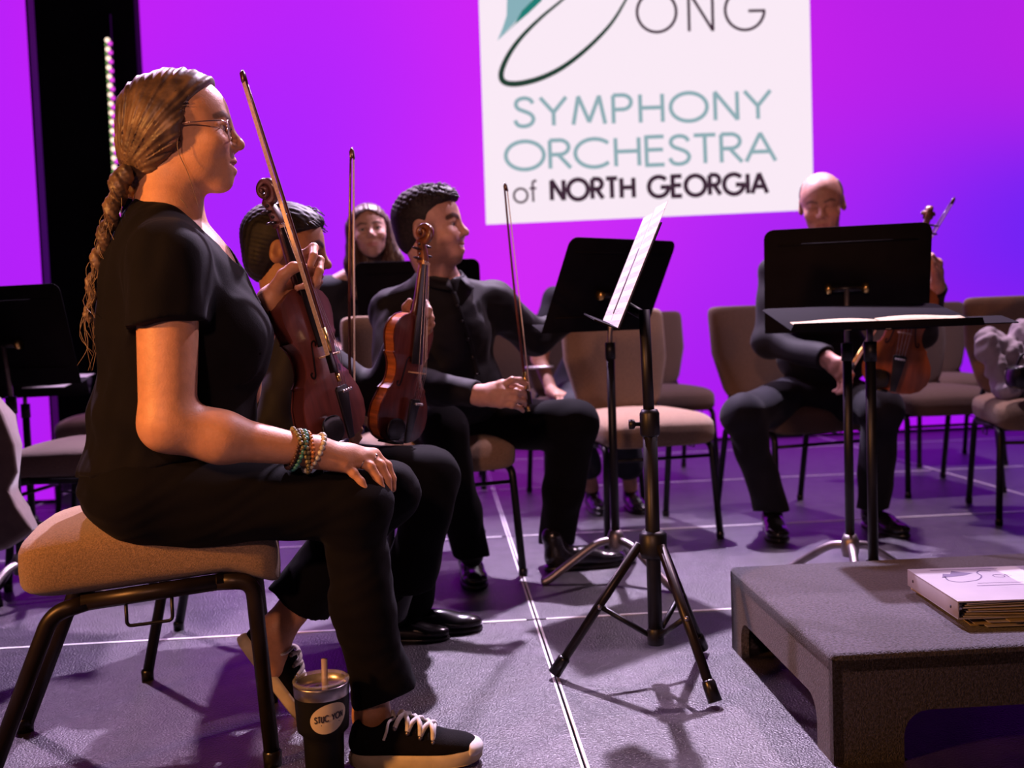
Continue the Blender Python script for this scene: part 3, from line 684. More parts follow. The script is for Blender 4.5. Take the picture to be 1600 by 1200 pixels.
for fpx in ((868, 1060), (1117, 1105), (1097, 1020)):
    f = L3(G(*fpx)); dr = f/np.linalg.norm(f); a = dr*.032+A(0, 0, hubz-.012); b = f+A(0, 0, .016)
    q = MB(); q.tube([a, a+(b-a)*.99], .0115, 10); lg = q.obj('leg', 'bronze_metal', tp)
    dd = (b-a)/np.linalg.norm(b-a); q = MB(); q.tube([b-dd*.045, b-dd*.04, b+dd*.004], [.0135, .0155, .0165], 12); q.obj('rubber_foot', 'ebony', lg)
    q = MB(); q.tube([A(0, 0, .105)+dr*.012, a+(b-a)*.48], .0068, 8); q.obj('brace', 'black_metal', tp)
    q = MB(); q.lathe([(0, -.016), (.006, -.016), (.006, .016), (0, .016)], 8, a+(b-a)*.48, 'y'); q.obj('bolt', 'silver_metal', tp)
# desk: width along the viewing direction, reading side to the left
dn = L3(P(967, 516, 2.27)); dfp = L3(P(943, 503, 2.73)); tn = L3(P(1049, 309, 2.27)); dw = dfp-dn; dwl = np.linalg.norm(dw); dw /= dwl; dh = tn-dn; dhl = np.linalg.norm(dh); dh /= dhl; dn_ = np.cross(dh, dw); dn_ /= np.linalg.norm(dn_)
if dn_[0] > 0: dn_ = -dn_
DK = lambda u, v, o=0: dn+dw*u+dh*v+dn_*o
def slab(u0, u1, v0, v1, o0, o1):
    q = MB(); q.add([DK(u, v, o) for u in (u0, u1) for v in (v0, v1) for o in (o0, o1)], [(0, 1, 3, 2), (4, 6, 7, 5), (0, 4, 5, 1), (2, 3, 7, 6), (0, 2, 6, 4), (1, 5, 7, 3)]); return q
dsk = slab(.0, dwl, 0, .255, -.0015, .0015).obj('desk', 'desk_black', tp, smooth=False)
lp = MB(); lp.add([DK(0, 0), DK(dwl, 0), DK(dwl-.02, 0, .058), DK(.02, 0, .058), DK(0, .003), DK(dwl, .003), DK(dwl-.02, .003, .058), DK(.02, .003, .058)], [(0, 1, 2, 3), (7, 6, 5, 4), (0, 4, 5, 1), (1, 5, 6, 2), (2, 6, 7, 3), (3, 7, 4, 0)]); lp.obj('shelf', 'desk_black', tp, smooth=False)
q = MB(); q.tube([(0, 0, .88), DK(dwl/2, .06, -.012)], .012, 10); q.tube([DK(dwl/2, .03, -.006), DK(dwl/2, .20, -.006)], .012, 8); q.obj('desk_bracket', 'black_metal', tp)
m = M('sheet_print', (.84, .79, .82), .8); nt = m.node_tree; b = nt.nodes['Principled BSDF']
uv = nt.nodes.new('ShaderNodeUVMap'); sp = nt.nodes.new('ShaderNodeSeparateXYZ'); nt.links.new(uv.outputs[0], sp.inputs[0])
def mth(op, a, b_=None):
    n = nt.nodes.new('ShaderNodeMath'); n.operation = op
    for i, v in enumerate((a, b_)):
        if v is None: continue
        if isinstance(v, (int, float)): n.inputs[i].default_value = v
        else: nt.links.new(v, n.inputs[i])
    return n.outputs[0]
sy = mth('MULTIPLY', sp.outputs[1], 10.0); fr = mth('FRACT', sy); inst = mth('LESS_THAN', mth('ABSOLUTE', mth('SUBTRACT', fr, .5)), .26)
ln = mth('LESS_THAN', mth('FRACT', mth('MULTIPLY', fr, 9.6)), .22)
nz = nt.nodes.new('ShaderNodeTexNoise'); nz.inputs['Scale'].default_value = 55; nt.links.new(uv.outputs[0], nz.inputs['Vector']); nb_ = mth('GREATER_THAN', nz.outputs['Fac'], .60)
mg = mth('MULTIPLY', mth('MULTIPLY', mth('LESS_THAN', mth('ABSOLUTE', mth('SUBTRACT', sp.outputs[0], .5)), .44), mth('LESS_THAN', mth('ABSOLUTE', mth('SUBTRACT', sp.outputs[1], .5)), .46)), mth('MULTIPLY', inst, mth('MAXIMUM', mth('MULTIPLY', ln, .75), nb_)))
mx = nt.nodes.new('ShaderNodeMix'); mx.data_type = 'RGBA'; nt.links.new(mg, mx.inputs[0]); mx.inputs[6].default_value = (.84, .79, .82, 1); mx.inputs[7].default_value = (.16, .12, .16, 1); nt.links.new(mx.outputs[2], b.inputs['Base Color'])
sh = empty('sheet_music', tuple(A(cxy[0], cxy[1], 0)+dn), 'printed white sheet music pages standing on the tripod stand', 'sheet music')
for k, (u0, u1, o) in enumerate([(.012, .228, .0035), (.236, .452, .0035)]):
    q = slab(u0, u1, .004, .305-.012*k, o-.0006, o); q.v = [tuple(np.array(v)-dn) for v in q.v]; pg = q.obj('page', 'sheet_print', sh, smooth=False)
    ul = pg.data.uv_layers.new(name='UVMap')
    for lp_ in pg.data.loops:
        v = np.array(pg.data.vertices[lp_.vertex_index].co); ul.data[lp_.index].uv = ((v@dw-u0)/(u1-u0), (v@dh)/.3)
# ================================================================== VIOLINS AND BOWS
OUT = [(0, 0), (.001, .03), (.006, .055), (.018, .080), (.042, .098), (.072, .1035), (.102, .0985), (.126, .086), (.140, .0785), (.1455, .0800), (.150, .0745), (.160, .064), (.176, .0565), (.194, .0545), (.212, .0570), (.226, .0635), (.236, .0715), (.2415, .0755), (.2455, .0725), (.258, .0755), (.278, .0820), (.296, .0838), (.314, .0805), (.332, .068), (.345, .048), (.353, .024), (.355, 0)]
def vio_top(z0, zt, arch, ins=0.0, flip=False):
    nx = 12; rows = [(y+(ins if i == 0 else -ins if i == len(OUT)-1 else 0), max(0, w_-ins)) for i, (y, w_) in enumerate(OUT)]; V = []; F = []
    for y, w_ in rows:
        g = math.sin(math.pi*min(1, max(0, y/.355)))**.6
        for i in range(nx+1):
            u = -1+2*i/nx; V.append((u*w_, y, zt+(-1 if flip else 1)*arch*g*(max(0, 1-u*u))**1.3*min(1, w_/.05)))
    for r in range(len(rows)-1):
        for i in range(nx): a = r*(nx+1)+i; F.append((a, a+1, a+nx+2, a+nx+1) if not flip else (a, a+nx+1, a+nx+2, a+1))
    n0 = len(V)
    for y, w_ in rows: V += [(-w_, y, z0), (w_, y, z0)]
    for r in range(len(rows)-1):
        a = r*(nx+1); b = a+nx+1; c = n0+2*r
        F += [(a, b, c+2, c), (a+nx, c+1, c+3, b+nx)]
    return V, F
def violin(o, axis, nrm, label, wood, ribw, neckw, scale=1.0):
    y = np.array(axis, float); y /= np.linalg.norm(y); z = np.array(nrm, float); z -= y*(z@y); z /= np.linalg.norm(z); x = np.cross(y, z)
    m = Matrix(((x[0]*scale, y[0]*scale, z[0]*scale, o[0]), (x[1]*scale, y[1]*scale, z[1]*scale, o[1]), (x[2]*scale, y[2]*scale, z[2]*scale, o[2]), (0, 0, 0, 1)))
    root = empty('violin', None, label, 'violin', mat=m)
    V, F = vio_top(.030, .034, .013); tp_ = obj('top_plate', V, F, wood, root); auto(tp_, 50)
    V, F = vio_top(0.0, -.004, .012, flip=True); auto(obj('back_plate', V, F, wood, root), 50)
    q = MB(); loop = [(w_-.0035 if w_ > .004 else 0, y_) for y_, w_ in OUT]; loop = [(a, min(max(b, .003), .352)) for a, b in loop]; full = loop+[(-a, b) for a, b in loop[-2:0:-1]]; n = len(full)
    q.add([(a, b, -.001) for a, b in full]+[(a, b, .031) for a, b in full], [(i, (i+1) % n, n+(i+1) % n, n+i) for i in range(n)]); auto(q.obj('ribs', ribw, root), 40)
    for s in (-1, 1):                                               # f-holes
        q = MB(); c = crom([(s*.020, .222), (s*.017, .2295), (s*.0225, .234), (s*.0285, .228), (s*.0305, .214), (s*.034, .190), (s*.039, .168), (s*.043, .158), (s*.0495, .1565), (s*.0505, .165), (s*.0455, .1685)], 4)
        zz = lambda a, b: .0349+.013*math.sin(math.pi*b/.355)**.6*(max(0, 1-(a/(np.interp(b, [o_[0] for o_ in OUT], [o_[1] for o_ in OUT])))**2))**1.3
        stroke(q, [p[:2] for p in c], .0042, lambda a, b: (a, b, zz(a, b))); q.obj('f_hole', 'ebony', root)
    q = MB(); prof = [(.0125*math.cos(t), .036-.019*math.sin(t)) for t in np.linspace(0, math.pi, 9)]
    ys = [.345, .36, .40, .47, .488]; sc_ = [1.5, 1.15, 1.0, .95, .95]
    V = [(px_*s_, yy, .036+(pz-.036)*s_) for yy, s_ in zip(ys, sc_) for px_, pz in prof]; k = len(prof)
    q.add(V, [(r*k+i, r*k+(i+1) % k, (r+1)*k+(i+1) % k, (r+1)*k+i) for r in range(len(ys)-1) for i in range(k)]+[tuple(range(k))[::-1], tuple((len(ys)-1)*k+i for i in range(k))]); q.obj('neck', neckw, root)
    q = MB(); V = []
    for yy, hw, zb, zt in ((.218, .0212, .0525, .0600), (.350, .0172, .0445, .0520), (.486, .0122, .0365, .0430)):
        for t in np.linspace(-1, 1, 7): V.append((hw*t, yy, zt-.004*t*t))
        V += [(hw, yy, zb), (-hw, yy, zb)]
    q.add(V, [(r*9+i, r*9+(i+1) % 9, (r+1)*9+(i+1) % 9, (r+1)*9+i) for r in range(2) for i in range(9)]+[tuple(range(9))[::-1], tuple(18+i for i in range(9))]); auto(q.obj('fingerboard', 'ebony', root), 40)
    q = MB(); q.box((0, .489, .041), (.0125, .003, .0045)); q.obj('nut', 'bridge_wood', root, smooth=False)
    # pegbox and scroll
    q = MB(); cp = [(.489, .029, .0115, .013), (.510, .026, .0108, .012), (.535, .019, .0098, .010), (.552, .012, .009, .009)]; V = []
    for yy, zz_, hx, hz in cp: V += [(-hx, yy, zz_-hz), (hx, yy, zz_-hz), (hx, yy, zz_+hz), (-hx, yy, zz_+hz)]
    q.add(V, [(r*4+i, r*4+(i+1) % 4, (r+1)*4+(i+1) % 4, (r+1)*4+i) for r in range(3) for i in range(4)]+[(3, 2, 1, 0), (12, 13, 14, 15)]); bevel(q.obj('pegbox', neckw, root), .003, 2)
    q = MB(); V = []; N = 44; k = 8; cy, cz = .572, .020
    for i in range(N+1):
        t = i/N; an = math.radians(215-620*t); rr = .0215*(1-t)**.85+.0035; th = .0075*(1-t)+.003; hx = .0088+.012*t**1.5
        ctr = A(0, cy+rr*math.cos(an), cz+rr*math.sin(an)); rd = A(0, math.cos(an), math.sin(an))
        for a in range(k):
            ca, sa = math.cos(2*math.pi*(a+.5)/k), math.sin(2*math.pi*(a+.5)/k); V.append(ctr+rd*th*math.copysign(abs(ca)**.6, ca)+A(hx*math.copysign(abs(sa)**.6, sa), 0, 0))
    q.add(V, [(r*k+i, r*k+(i+1) % k, (r+1)*k+(i+1) % k, (r+1)*k+i) for r in range(N) for i in range(k)]+[tuple(range(k))[::-1], tuple(N*k+i for i in range(k))])
    q.lathe([(0, -.021), (.0045, -.021), (.0052, -.018), (.0052, .018), (.0045, .021), (0, .021)], 10, (0, cy, cz), 'x'); q.obj('scroll', neckw, root)
    for i, (yy, s) in enumerate([(.500, -1), (.513, 1), (.526, -1), (.539, 1)]):
        zz_ = .028-.25*(yy-.50); q = MB(); q.lathe([(0, -.013*1), (.0035, -.013), (.0032, .016), (.005, .020), (0, .020)], 8, (0, 0, 0), 'x'); q.sell((.029, 0, 0), (.010, .0035, .0075), 1, 1, 12, 8)
        if s < 0: q.v = [(-a, b, c) for a, b, c in q.v]
        o_ = q.obj('peg', 'ebony', root); o_.location = (0, yy, zz_)
    q = MB(); pts = [(-.021, .034), (-.0205, .046), (-.0185, .058), (-.0165, .0655), (-.008, .0695), (.0, .0705), (.008, .069), (.0165, .0645), (.0185, .058), (.0205, .046), (.021, .034), (.012, .036), (.008, .043), (-.008, .043), (-.012, .036)]
    pts = [(a, b+.012) for a, b in pts]; q.prism(pts, -.0018, .0018); q.v = [(a, .195-c, b) for a, b, c in q.v]; q.obj('bridge', 'bridge_wood', root, smooth=False)
    q = MB(); q.prism([(-.009, .005), (.009, .005), (.021, .118), (.016, .124), (-.016, .124), (-.021, .118)], .052, .058); q.v = [(a, b, c+.012*(b-.005)/.12) for a, b, c in q.v]; bevel(q.obj('tailpiece', 'ebony', root), .002, 2)
    q = MB(); q.sell((-.052, .040, .057), (.036, .030, .007), .7, .8, 20, 8, deform=lambda p: A(p[0], p[1], p[2]-.006*(1-(p[0]/.036)**2)*(p[2] > 0))); q.box((-.035, .004, .03), (.02, .004, .028)); q.obj('chin_rest', 'ebony', root)
    for i, t in enumerate((-1, -.33, .33, 1)):
        q = MB(); q.tube([(t*.0085, .500, .037), (t*.0085, .489, .0462-.001*t*t), (t*.0165, .195, .0825-.004*t*t), (t*.0125, .122, .070)], .00055, 5); q.obj('string', 'string_metal', root)
    for t in (-1, -.33, .33, 1): q = MB(); q.lathe([(0, .0), (.0022, 0), (.0022, .006), (.0035, .007), (.0035, .011), (0, .011)], 8, (t*.0125, .112, .072)); q.obj('fine_tuner', 'silver_metal', root)
    return root
M('violin_dark', (.135, .036, .028), .30, var=.35, vscale=9, stretch=(6, .8, 6), coat=.35)
M('violin_dark_ribs', (.085, .022, .018), .32, var=.3, vscale=9, coat=.3)
M('violin_red', (.115, .026, .018), .26, var=.35, vscale=9, stretch=(6, .8, 6), coat=.4)
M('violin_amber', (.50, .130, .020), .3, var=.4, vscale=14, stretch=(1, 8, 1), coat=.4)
M('violin_orange', (.36, .085, .02), .3, var=.3, vscale=9, stretch=(6, .8, 6), coat=.3)
M('scroll_brown', (.14, .045, .018), .28, var=.4, vscale=40, coat=.4)
M('scroll_dark', (.07, .022, .018), .3, var=.4, vscale=40, coat=.35)
def bow(tip, frog, side, label, scale=None):
    "stick from frog to tip; side = direction in which the hair lies"
    tip = np.array(tip, float); frog = np.array(frog, float); L = np.linalg.norm(tip-frog); s = L/.74; z = (tip-frog)/L; x = np.array(side, float); x -= z*(x@z); x /= np.linalg.norm(x); y = np.cross(z, x)
    m = Matrix(((x[0], y[0], z[0]*s, frog[0]), (x[1], y[1], z[1]*s, frog[1]), (x[2], y[2], z[2]*s, frog[2]), (0, 0, 0, 1))); root = empty('violin_bow', None, label, 'bow', mat=m)
    st_ = [(-.004*math.sin(math.pi*t)-.0, 0, .01+.72*t) for t in np.linspace(0, 1, 12)]
    q = MB(); q.tube([(a+.0, b, c) for a, b, c in st_], [.0045-.0016*t for t in np.linspace(0, 1, 12)], 8); q.obj('stick', 'stick_wood', root)
    q = MB(); q.add([(.0095, -.0055, .05), (.0095, .0055, .05), (.0110, .0055, .05), (.0110, -.0055, .05), (.0070, -.0045, .715), (.0070, .0045, .715), (.0085, .0045, .715), (.0085, -.0045, .715)], [(0, 4, 5, 1), (1, 5, 6, 2), (2, 6, 7, 3), (3, 7, 4, 0)]); q.obj('bow_hair', 'horse_hair', root, smooth=False)
    q = MB(); q.prism([(-.001, .705), (.003, .716), (.0085, .710), (.0105, .716), (.008, .734), (.002, .742), (-.003, .73)], -.0048, .0048); q.v = [(a, c, b) for a, b, c in q.v]; bevel(q.obj('tip', 'stick_wood', root), .0015, 1)
    q = MB(); q.prism([(.002, .016), (.002, .062), (.007, .066), (.0125, .058), (.0135, .018)], -.0065, .0065); q.v = [(a, c, b) for a, b, c in q.v]; bevel(q.obj('frog', 'ebony', root), .0015, 2)
    q = MB(); q.tube([(0, 0, -.006), (0, 0, .012)], .005, 8); q.obj('screw_button', 'brass', root)
    q = MB(); q.tube([(-.0005, 0, .068), (-.0012, 0, .125)], .0056, 8); q.obj('winding', 'brass', root)
    return root

# ================================================================== TUMBLER
tb0 = G(509, 1222); tm = empty('tumbler', (tb0[0], tb0[1], 0), 'black insulated tumbler with oval sticker, clear lid and straw on the floor', 'tumbler')
q = MB(); q.lathe([(0, 0), (.034, 0), (.0365, .003), (.0385, .085), (.0395, .098), (.0490, .108), (.0500, .118), (.0525, .176)], 36); q.obj('body', 'tumbler_black', tm)
q = MB(); q.lathe([(.0525, .176), (.0530, .178), (.0535, .197), (.0525, .199), (.050, .199), (.050, .180)], 36); q.obj('steel_rim', 'silver_metal', tm)
q = MB(); q.lathe([(.0500, .186), (.0520, .200), (.0545, .201), (.0545, .204), (.053, .206), (.047, .206), (.045, .201), (.0, .200)], 36); q.obj('lid', 'clear_glass', tm)
q = MB(); q.tube([(.004, .004, .10), (.008, .0, .243)], .0060, 10); M('straw_plastic', (.50, .40, .42), .4, var=.05, vscale=20, alpha=.75); q.obj('straw', 'straw_plastic', tm)
va = math.atan2(-tb0[1], -tb0[0])+.24
def cyl(x, y, o=.0006):
    a = va+x/.050; zz_ = .143+y; r = np.interp(zz_, [.108, .118, .176], [.0490, .0500, .0525])+o; return (r*math.cos(a), r*math.sin(a), zz_)
M('sticker_cream', (.72, .60, .42), .6, var=.05, vscale=30)
q = MB(); nr = 6; na = 28; V = [cyl(0, 0)]
for r in range(1, nr+1):
    for a in range(na): t = 2*math.pi*a/na; V.append(cyl(.036*r/nr*math.cos(t)*(1+.04*math.sin(t)), .0285*r/nr*math.sin(t)+.006*r/nr*math.cos(t)))
q.add(V, [(0, 1+a, 1+(a+1) % na) for a in range(na)]+[(1+r*na+a, 1+(r+1)*na+a, 1+(r+1)*na+(a+1) % na, 1+r*na+(a+1) % na) for r in range(nr-1) for a in range(na)]); sk = q.obj('sticker', 'sticker_cream', tm)
txt = 'STUC YON'; tot = sum(GL[c][0] for c in txt)+.2*(len(txt)-1); s_ = 0
for ch in txt:
    mb = MB()
    for st_ in GL[ch][1]: stroke(mb, [(-.027+.054*(s_+p[0])/tot, .0115*p[1]-.004+.006*((s_+p[0])/tot-.5)) for p in st_], .0026, lambda a, b: cyl(a, b, .0012))
    if mb.v: mb.obj('letter', 'ink', sk, smooth=False)
    s_ += GL[ch][0]+.2
mb = MB(); stroke(mb, [(-.016, -.0115), (.02, -.008)], .0018, lambda a, b: cyl(a, b, .0012)); mb.obj('print_line', 'ink', sk, smooth=False)

# ================================================================== PEOPLE: shared builders
def unit(v): v = np.array(v, float); return v/np.linalg.norm(v)
def hframe(yaw, pitch=0, roll=0):
    "columns forward, left, up; yaw 0 = +x; pitch > 0 looks up; roll > 0 leans to the person's right"
    y, p, r = map(math.radians, (yaw, pitch, roll)); f = A(math.cos(p)*math.cos(y), math.cos(p)*math.sin(y), math.sin(p)); l = A(-math.sin(y), math.cos(y), 0); u = np.cross(f, l)
    l2 = math.cos(r)*l+math.sin(r)*u; u2 = -math.sin(r)*l+math.cos(r)*u; return np.stack([f, l2, u2], 1)
def head_prims(o, R, s=1.0, mouth=0.0, smile=0.0, nose=1.0, jaw=1.0, fem=False, ears=True):
    W = lambda *l: o+R@(s*np.array(l, float)); E = lambda c, r, k=.02, op='u': ell(W(*c), s*np.array(r), R, k*s, op); S = lambda a, b, ra, rb, k=.012, op='u', **kw: seg(W(*a), W(*b), ra*s, rb*s, k*s, op=op, **kw)
    h = [E((-.014, 0, .032), (.094, .075, .080)), E((.022, 0, .025), (.068, .064, .070), .03), E((.030, 0, -.030), (.056, .057, .066), .03), E((.028, 0, -.066), (.052*jaw, .050*jaw, .040), .03),
         E((.064, 0, -.098), (.022*jaw, .022, .018), .025), S((.074, .026, .021), (.080, .008, .015), .011, .010, .015), S((.074, -.026, .021), (.080, -.008, .015), .011, .010, .015),
         E((.062, .036, -.028), (.024, .024, .020), .025), E((.062, -.036, -.028), (.024, .024, .020), .025), E((.072, 0, -.064), (.021, .028, .026), .02)]
    h += [E((.0885, .0315, .000), (.012, .019, .012), .012, 's'), E((.0885, -.0315, .000), (.012, .019, .012), .012, 's')]
    for y in (1, -1):
        h += [S((.0825, y*.017, .0065), (.0835, y*.032, .0085), .0035, .004, .006), S((.0835, y*.032, .0085), (.074, y*.047, .004), .004, .003, .006), S((.080, y*.019, -.0085), (.079, y*.040, -.0075), .0035, .0035, .008)]
    h += [S((.084, 0, .012), (.102*(.92+.08*nose), 0, -.020), .0085, .0095, .010), E((.104+.004*(nose-1), 0, -.028), (.0125*nose, .0115, .0105), None or .010), E((.092, .0125, -.033), (.011, .0075, .0075), .008), E((.092, -.0125, -.033), (.011, .0075, .0075), .008),
          E((.101, .006, -.0385), (.005, .0035, .004), .003, 's'), E((.101, -.006, -.0385), (.005, .0035, .004), .003, 's')]
    o2 = mouth; cz = -.064+.006*smile; cx = .078-.004*smile; cw = .024+.006*smile
    for y in (1, -1):
        h += [S((.0915, 0, -.0585), (cx, y*cw, cz), .0060, .003, .007), S((.0895, 0, -.0705-o2), (cx, y*cw*.95, cz-.001), .0068, .003, .007)]
    for y in (1, -1): h += [S((.0985, 0, -.0645-o2*.5), (cx+.010, y*cw*.92, cz), .0022+o2*.45, .0016, .003, 's')]
    if smile: h += [E((.066, .040, -.036), (.020, .020, .016), .02), E((.066, -.040, -.036), (.020, .020, .016), .02)]
    if ears:
        for y in (1, -1):
            h += [E((-.010, y*.0765, -.008), (.019, .0085, .031), .008), E((-.014, y*.0815, -.020), (.012, .006, .013), .006), E((-.006, y*.087, -.004), (.010, .007, .017), .006, 's')]
    return h
def face_color(o, R, s, skin, lip, brow, beard=None, browth=.0055, ruddy=.12):
    skin = np.array(skin); lip = np.array(lip); brow = np.array(brow)
    sg_ = lambda p, a, b: np.linalg.norm(p-a-np.clip((p-a)@(b-a)/((b-a)@(b-a)), 0, 1)[:, None]*(b-a), axis=1)
    def f(v):
        l = ((v-o)@R)/s; c = np.tile(skin, (len(v), 1)); q = l.copy(); q[:, 1] = np.abs(q[:, 1])
        mix = lambda m_, col: c*(1-m_[:, None])+np.array(col)*m_[:, None]
        m_ = ruddy*np.exp(-(((q-A(.075, .036, -.03))/A(.03, .02, .02))**2).sum(1)); c = mix(m_, skin*A(1.25, .72, .7))
        near = (np.linalg.norm(l, axis=1) < .16)
        d = np.sqrt((((q-A(.092, 0, -.0655))/A(.016, .027, .0125))**2).sum(1)); c = mix(np.clip((1.0-d)*4, 0, 1)*.85*near, lip)
        d = np.minimum(sg_(q, A(.092, .014, .0205), A(.086, .034, .0265)), sg_(q, A(.086, .034, .0265), A(.073, .052, .0185))); c = mix(np.clip((browth+.002-d)/.003, 0, 1)*.9*near, brow)
        d = sg_(q, A(.084, .018, .002), A(.080, .044, .002)); c = mix(np.clip((.0075-d)/.004, 0, 1)*.35*near, skin*.35)
        if beard is not None:
            jaw_ = np.clip((-.035-q[:, 2])/.02, 0, 1)*np.clip((q[:, 1]-(.030+.012*np.clip((-.08-q[:, 2])/.02, -1, 1)*-1))/.012, 0, 1)*np.clip((.074-l[:, 0])/.02, 0, 1)*np.clip((l[:, 0]+.015)/.012, 0, 1)
            side_ = np.clip((.030-np.abs(l[:, 0]-.012))/.01, 0, 1)*np.clip((q[:, 1]-.045)/.01, 0, 1)*np.clip((.02-q[:, 2])/.02, 0, 1)*.8
            chin_ = np.clip((-.088-q[:, 2])/.010, 0, 1)*np.clip((l[:, 0]-.02)/.02, 0, 1)*.75; mou = np.exp(-(((q-A(.092, .012, -.0505))/A(.02, .02, .0045))**2).sum(1))*.35
            c = mix(np.clip(np.maximum.reduce([jaw_*.75, side_, chin_, mou]), 0, .85)*near, beard)
        return c
    return f
def eyes(o, R, s, parent, base, iris=(.05, .03, .02), look=(1, 0, 0)):
    look = unit(look)
    for y in (1, -1):
        q = MB(); q.sell((0, 0, 0), (1, 1, 1), 1, 1, 18, 12); V = np.array(q.v); c = np.array(o)+R@(s*A(.0735, y*.0315, .0)); ob = obj('eye', c+(V*.0122*s)@R.T-np.array(base), q.f, 'eye_mat', parent)
        ca = ob.data.color_attributes.new('Col', 'FLOAT_COLOR', 'POINT'); ct_ = V@look; col = np.where((ct_ > .90)[:, None], np.where((ct_ > .975)[:, None], A(.004, .004, .004), np.array(iris)), A(.55, .47, .45)); c4 = np.ones((len(V), 4)); c4[:, :3] = col; ca.data.foreach_set('color', c4.ravel())
M('eye_mat', (.6, .5, .5), .15, attr='Col')
def skinmat(name, rough=.5):
    m = M(name, (.5, .3, .2), rough, attr='Col', var=.10, vscale=55, bump=.12, bscale=260); b = m.node_tree.nodes['Principled BSDF']
    b.inputs['Subsurface Weight'].default_value = .12; b.inputs['Subsurface Radius'].default_value = (.012, .004, .002); b.inputs['Subsurface Scale'].default_value = .5; return m
skinmat('skin')
def hand(Wp, K, F, thumb, s=1.0, nails=True):
    pr = []; 
    for i, (k_, f_) in enumerate(zip(K, F)):
        r = (.0098, .0100, .0094, .0082)[i]*s; pr.append(seg(Wp, k_, .019*s, .0118*s, .022*s)); pts = [k_]+list(f_); rs = [r*1.12, r*1.02, r*.94, r*.80][:len(pts)]; pr += chain(pts, rs, .004*s)
        pr += [ell(pts[1], (r*1.1,)*3, None, .004)]
    for i in range(3): pr.append(seg(K[i], K[i+1], .0105*s, .0105*s, .012*s)); pr.append(seg((K[i]*.6+Wp*.4), (K[i+1]*.6+Wp*.4), .013*s, .013*s, .02*s))
    pr += chain(thumb, [.016*s, .0125*s, .0110*s, .0088*s][:len(thumb)], .010*s); return pr
def posed_hand(Wp, d, n, t, curl=(30, 40, 30), s=1.0, spread=.10, thumb=(.5, .55, .35)):
    "d along the palm, n out of the palm, t towards the thumb"
    d, n, t = unit(d), unit(n), unit(t); K = []; F = []
    for i, (off, l0) in enumerate(zip((.030, .010, -.010, -.029), ((.043, .026, .021), (.047, .030, .022), (.043, .028, .021), (.034, .021, .019)))):
        k_ = Wp+(d*(.090-.006*abs(i-1))+t*off)*s; K.append(k_); a = 0; p = k_; f = []; dd = unit(d+t*spread*(1.5-i)/1.5)
        for j in range(3):
            a += math.radians(curl[j]+(i*3)); p = p+(dd*math.cos(a)+n*math.sin(a))*l0[j]*s; f.append(p)
        F.append(f)
    b = Wp+(d*.022+t*.022+n*.008)*s; m1 = b+(d*.035+t*.028*thumb[0]*2+n*.015)*s; m2 = m1+(d*.026+t*.012*thumb[1]+n*.020*thumb[2]*2)*s; m3 = m2+(d*.022+n*.010-t*.006)*s
    return hand(Wp, K, F, [b, m1, m2, m3], s)
def tubes(name, lines, r, mat, parent, base, n=4):
    q = MB()
    for i, ln in enumerate(lines):
        N = len(ln); rr = r[i] if hasattr(r, '__len__') else r; q.tube([np.array(p)-np.array(base) for p in ln], [rr*(.55+.45*math.sin(math.pi*min(1, .15+.85*k/(N-1)))) for k in range(N)], n)
    return q.obj(name, mat, parent)
def dress_shoe(parent, base, heel, fwd, u=(0, 0, 1), s=1.0, mat='shoe_leather', vox=.005):
    f = unit(fwd); u = np.array(u, float); u = unit(u-f*(u@f)); l = np.cross(u, f); R = np.stack([f, l, u], 1); W = lambda *q: np.array(heel)+R@(s*np.array(q, float)); E = lambda c, r, k=.02: ell(W(*c), s*np.array(r), R, k)
    pr = [E((.02, 0, .04), (.052, .037, .045)), E((.09, 0, .035), (.075, .040, .036)), E((.165, 0, .026), (.070, .043, .026)), seg(W(.015, 0, .05), W(-.002, 0, .105), .036*s, .036*s, .02)]
    fl_ = lambda p: -(p-np.array(heel))@u+.012*s; pr.append(fprim(fl_, heel, 1))
    so = sdf_obj('shoe', pr, vox, mat, parent, base)
    out = [(-.034, 0), (-.03, .022), (0, .036), (.06, .036), (.12, .044), (.18, .042), (.22, .026), (.237, 0)]; out = out+[(a, -b) for a, b in out[-2:0:-1]]
    q = MB(); q.prism(out[::-1], 0.0, .014); q.v = [tuple(W(*v)-np.array(base)) for v in q.v]; bevel(q.obj('sole', 'ebony', so), .003, 1)
    q = MB(); q.prism([(a, b) for a, b in out[::-1] if a < .05], -.0, .0); return so
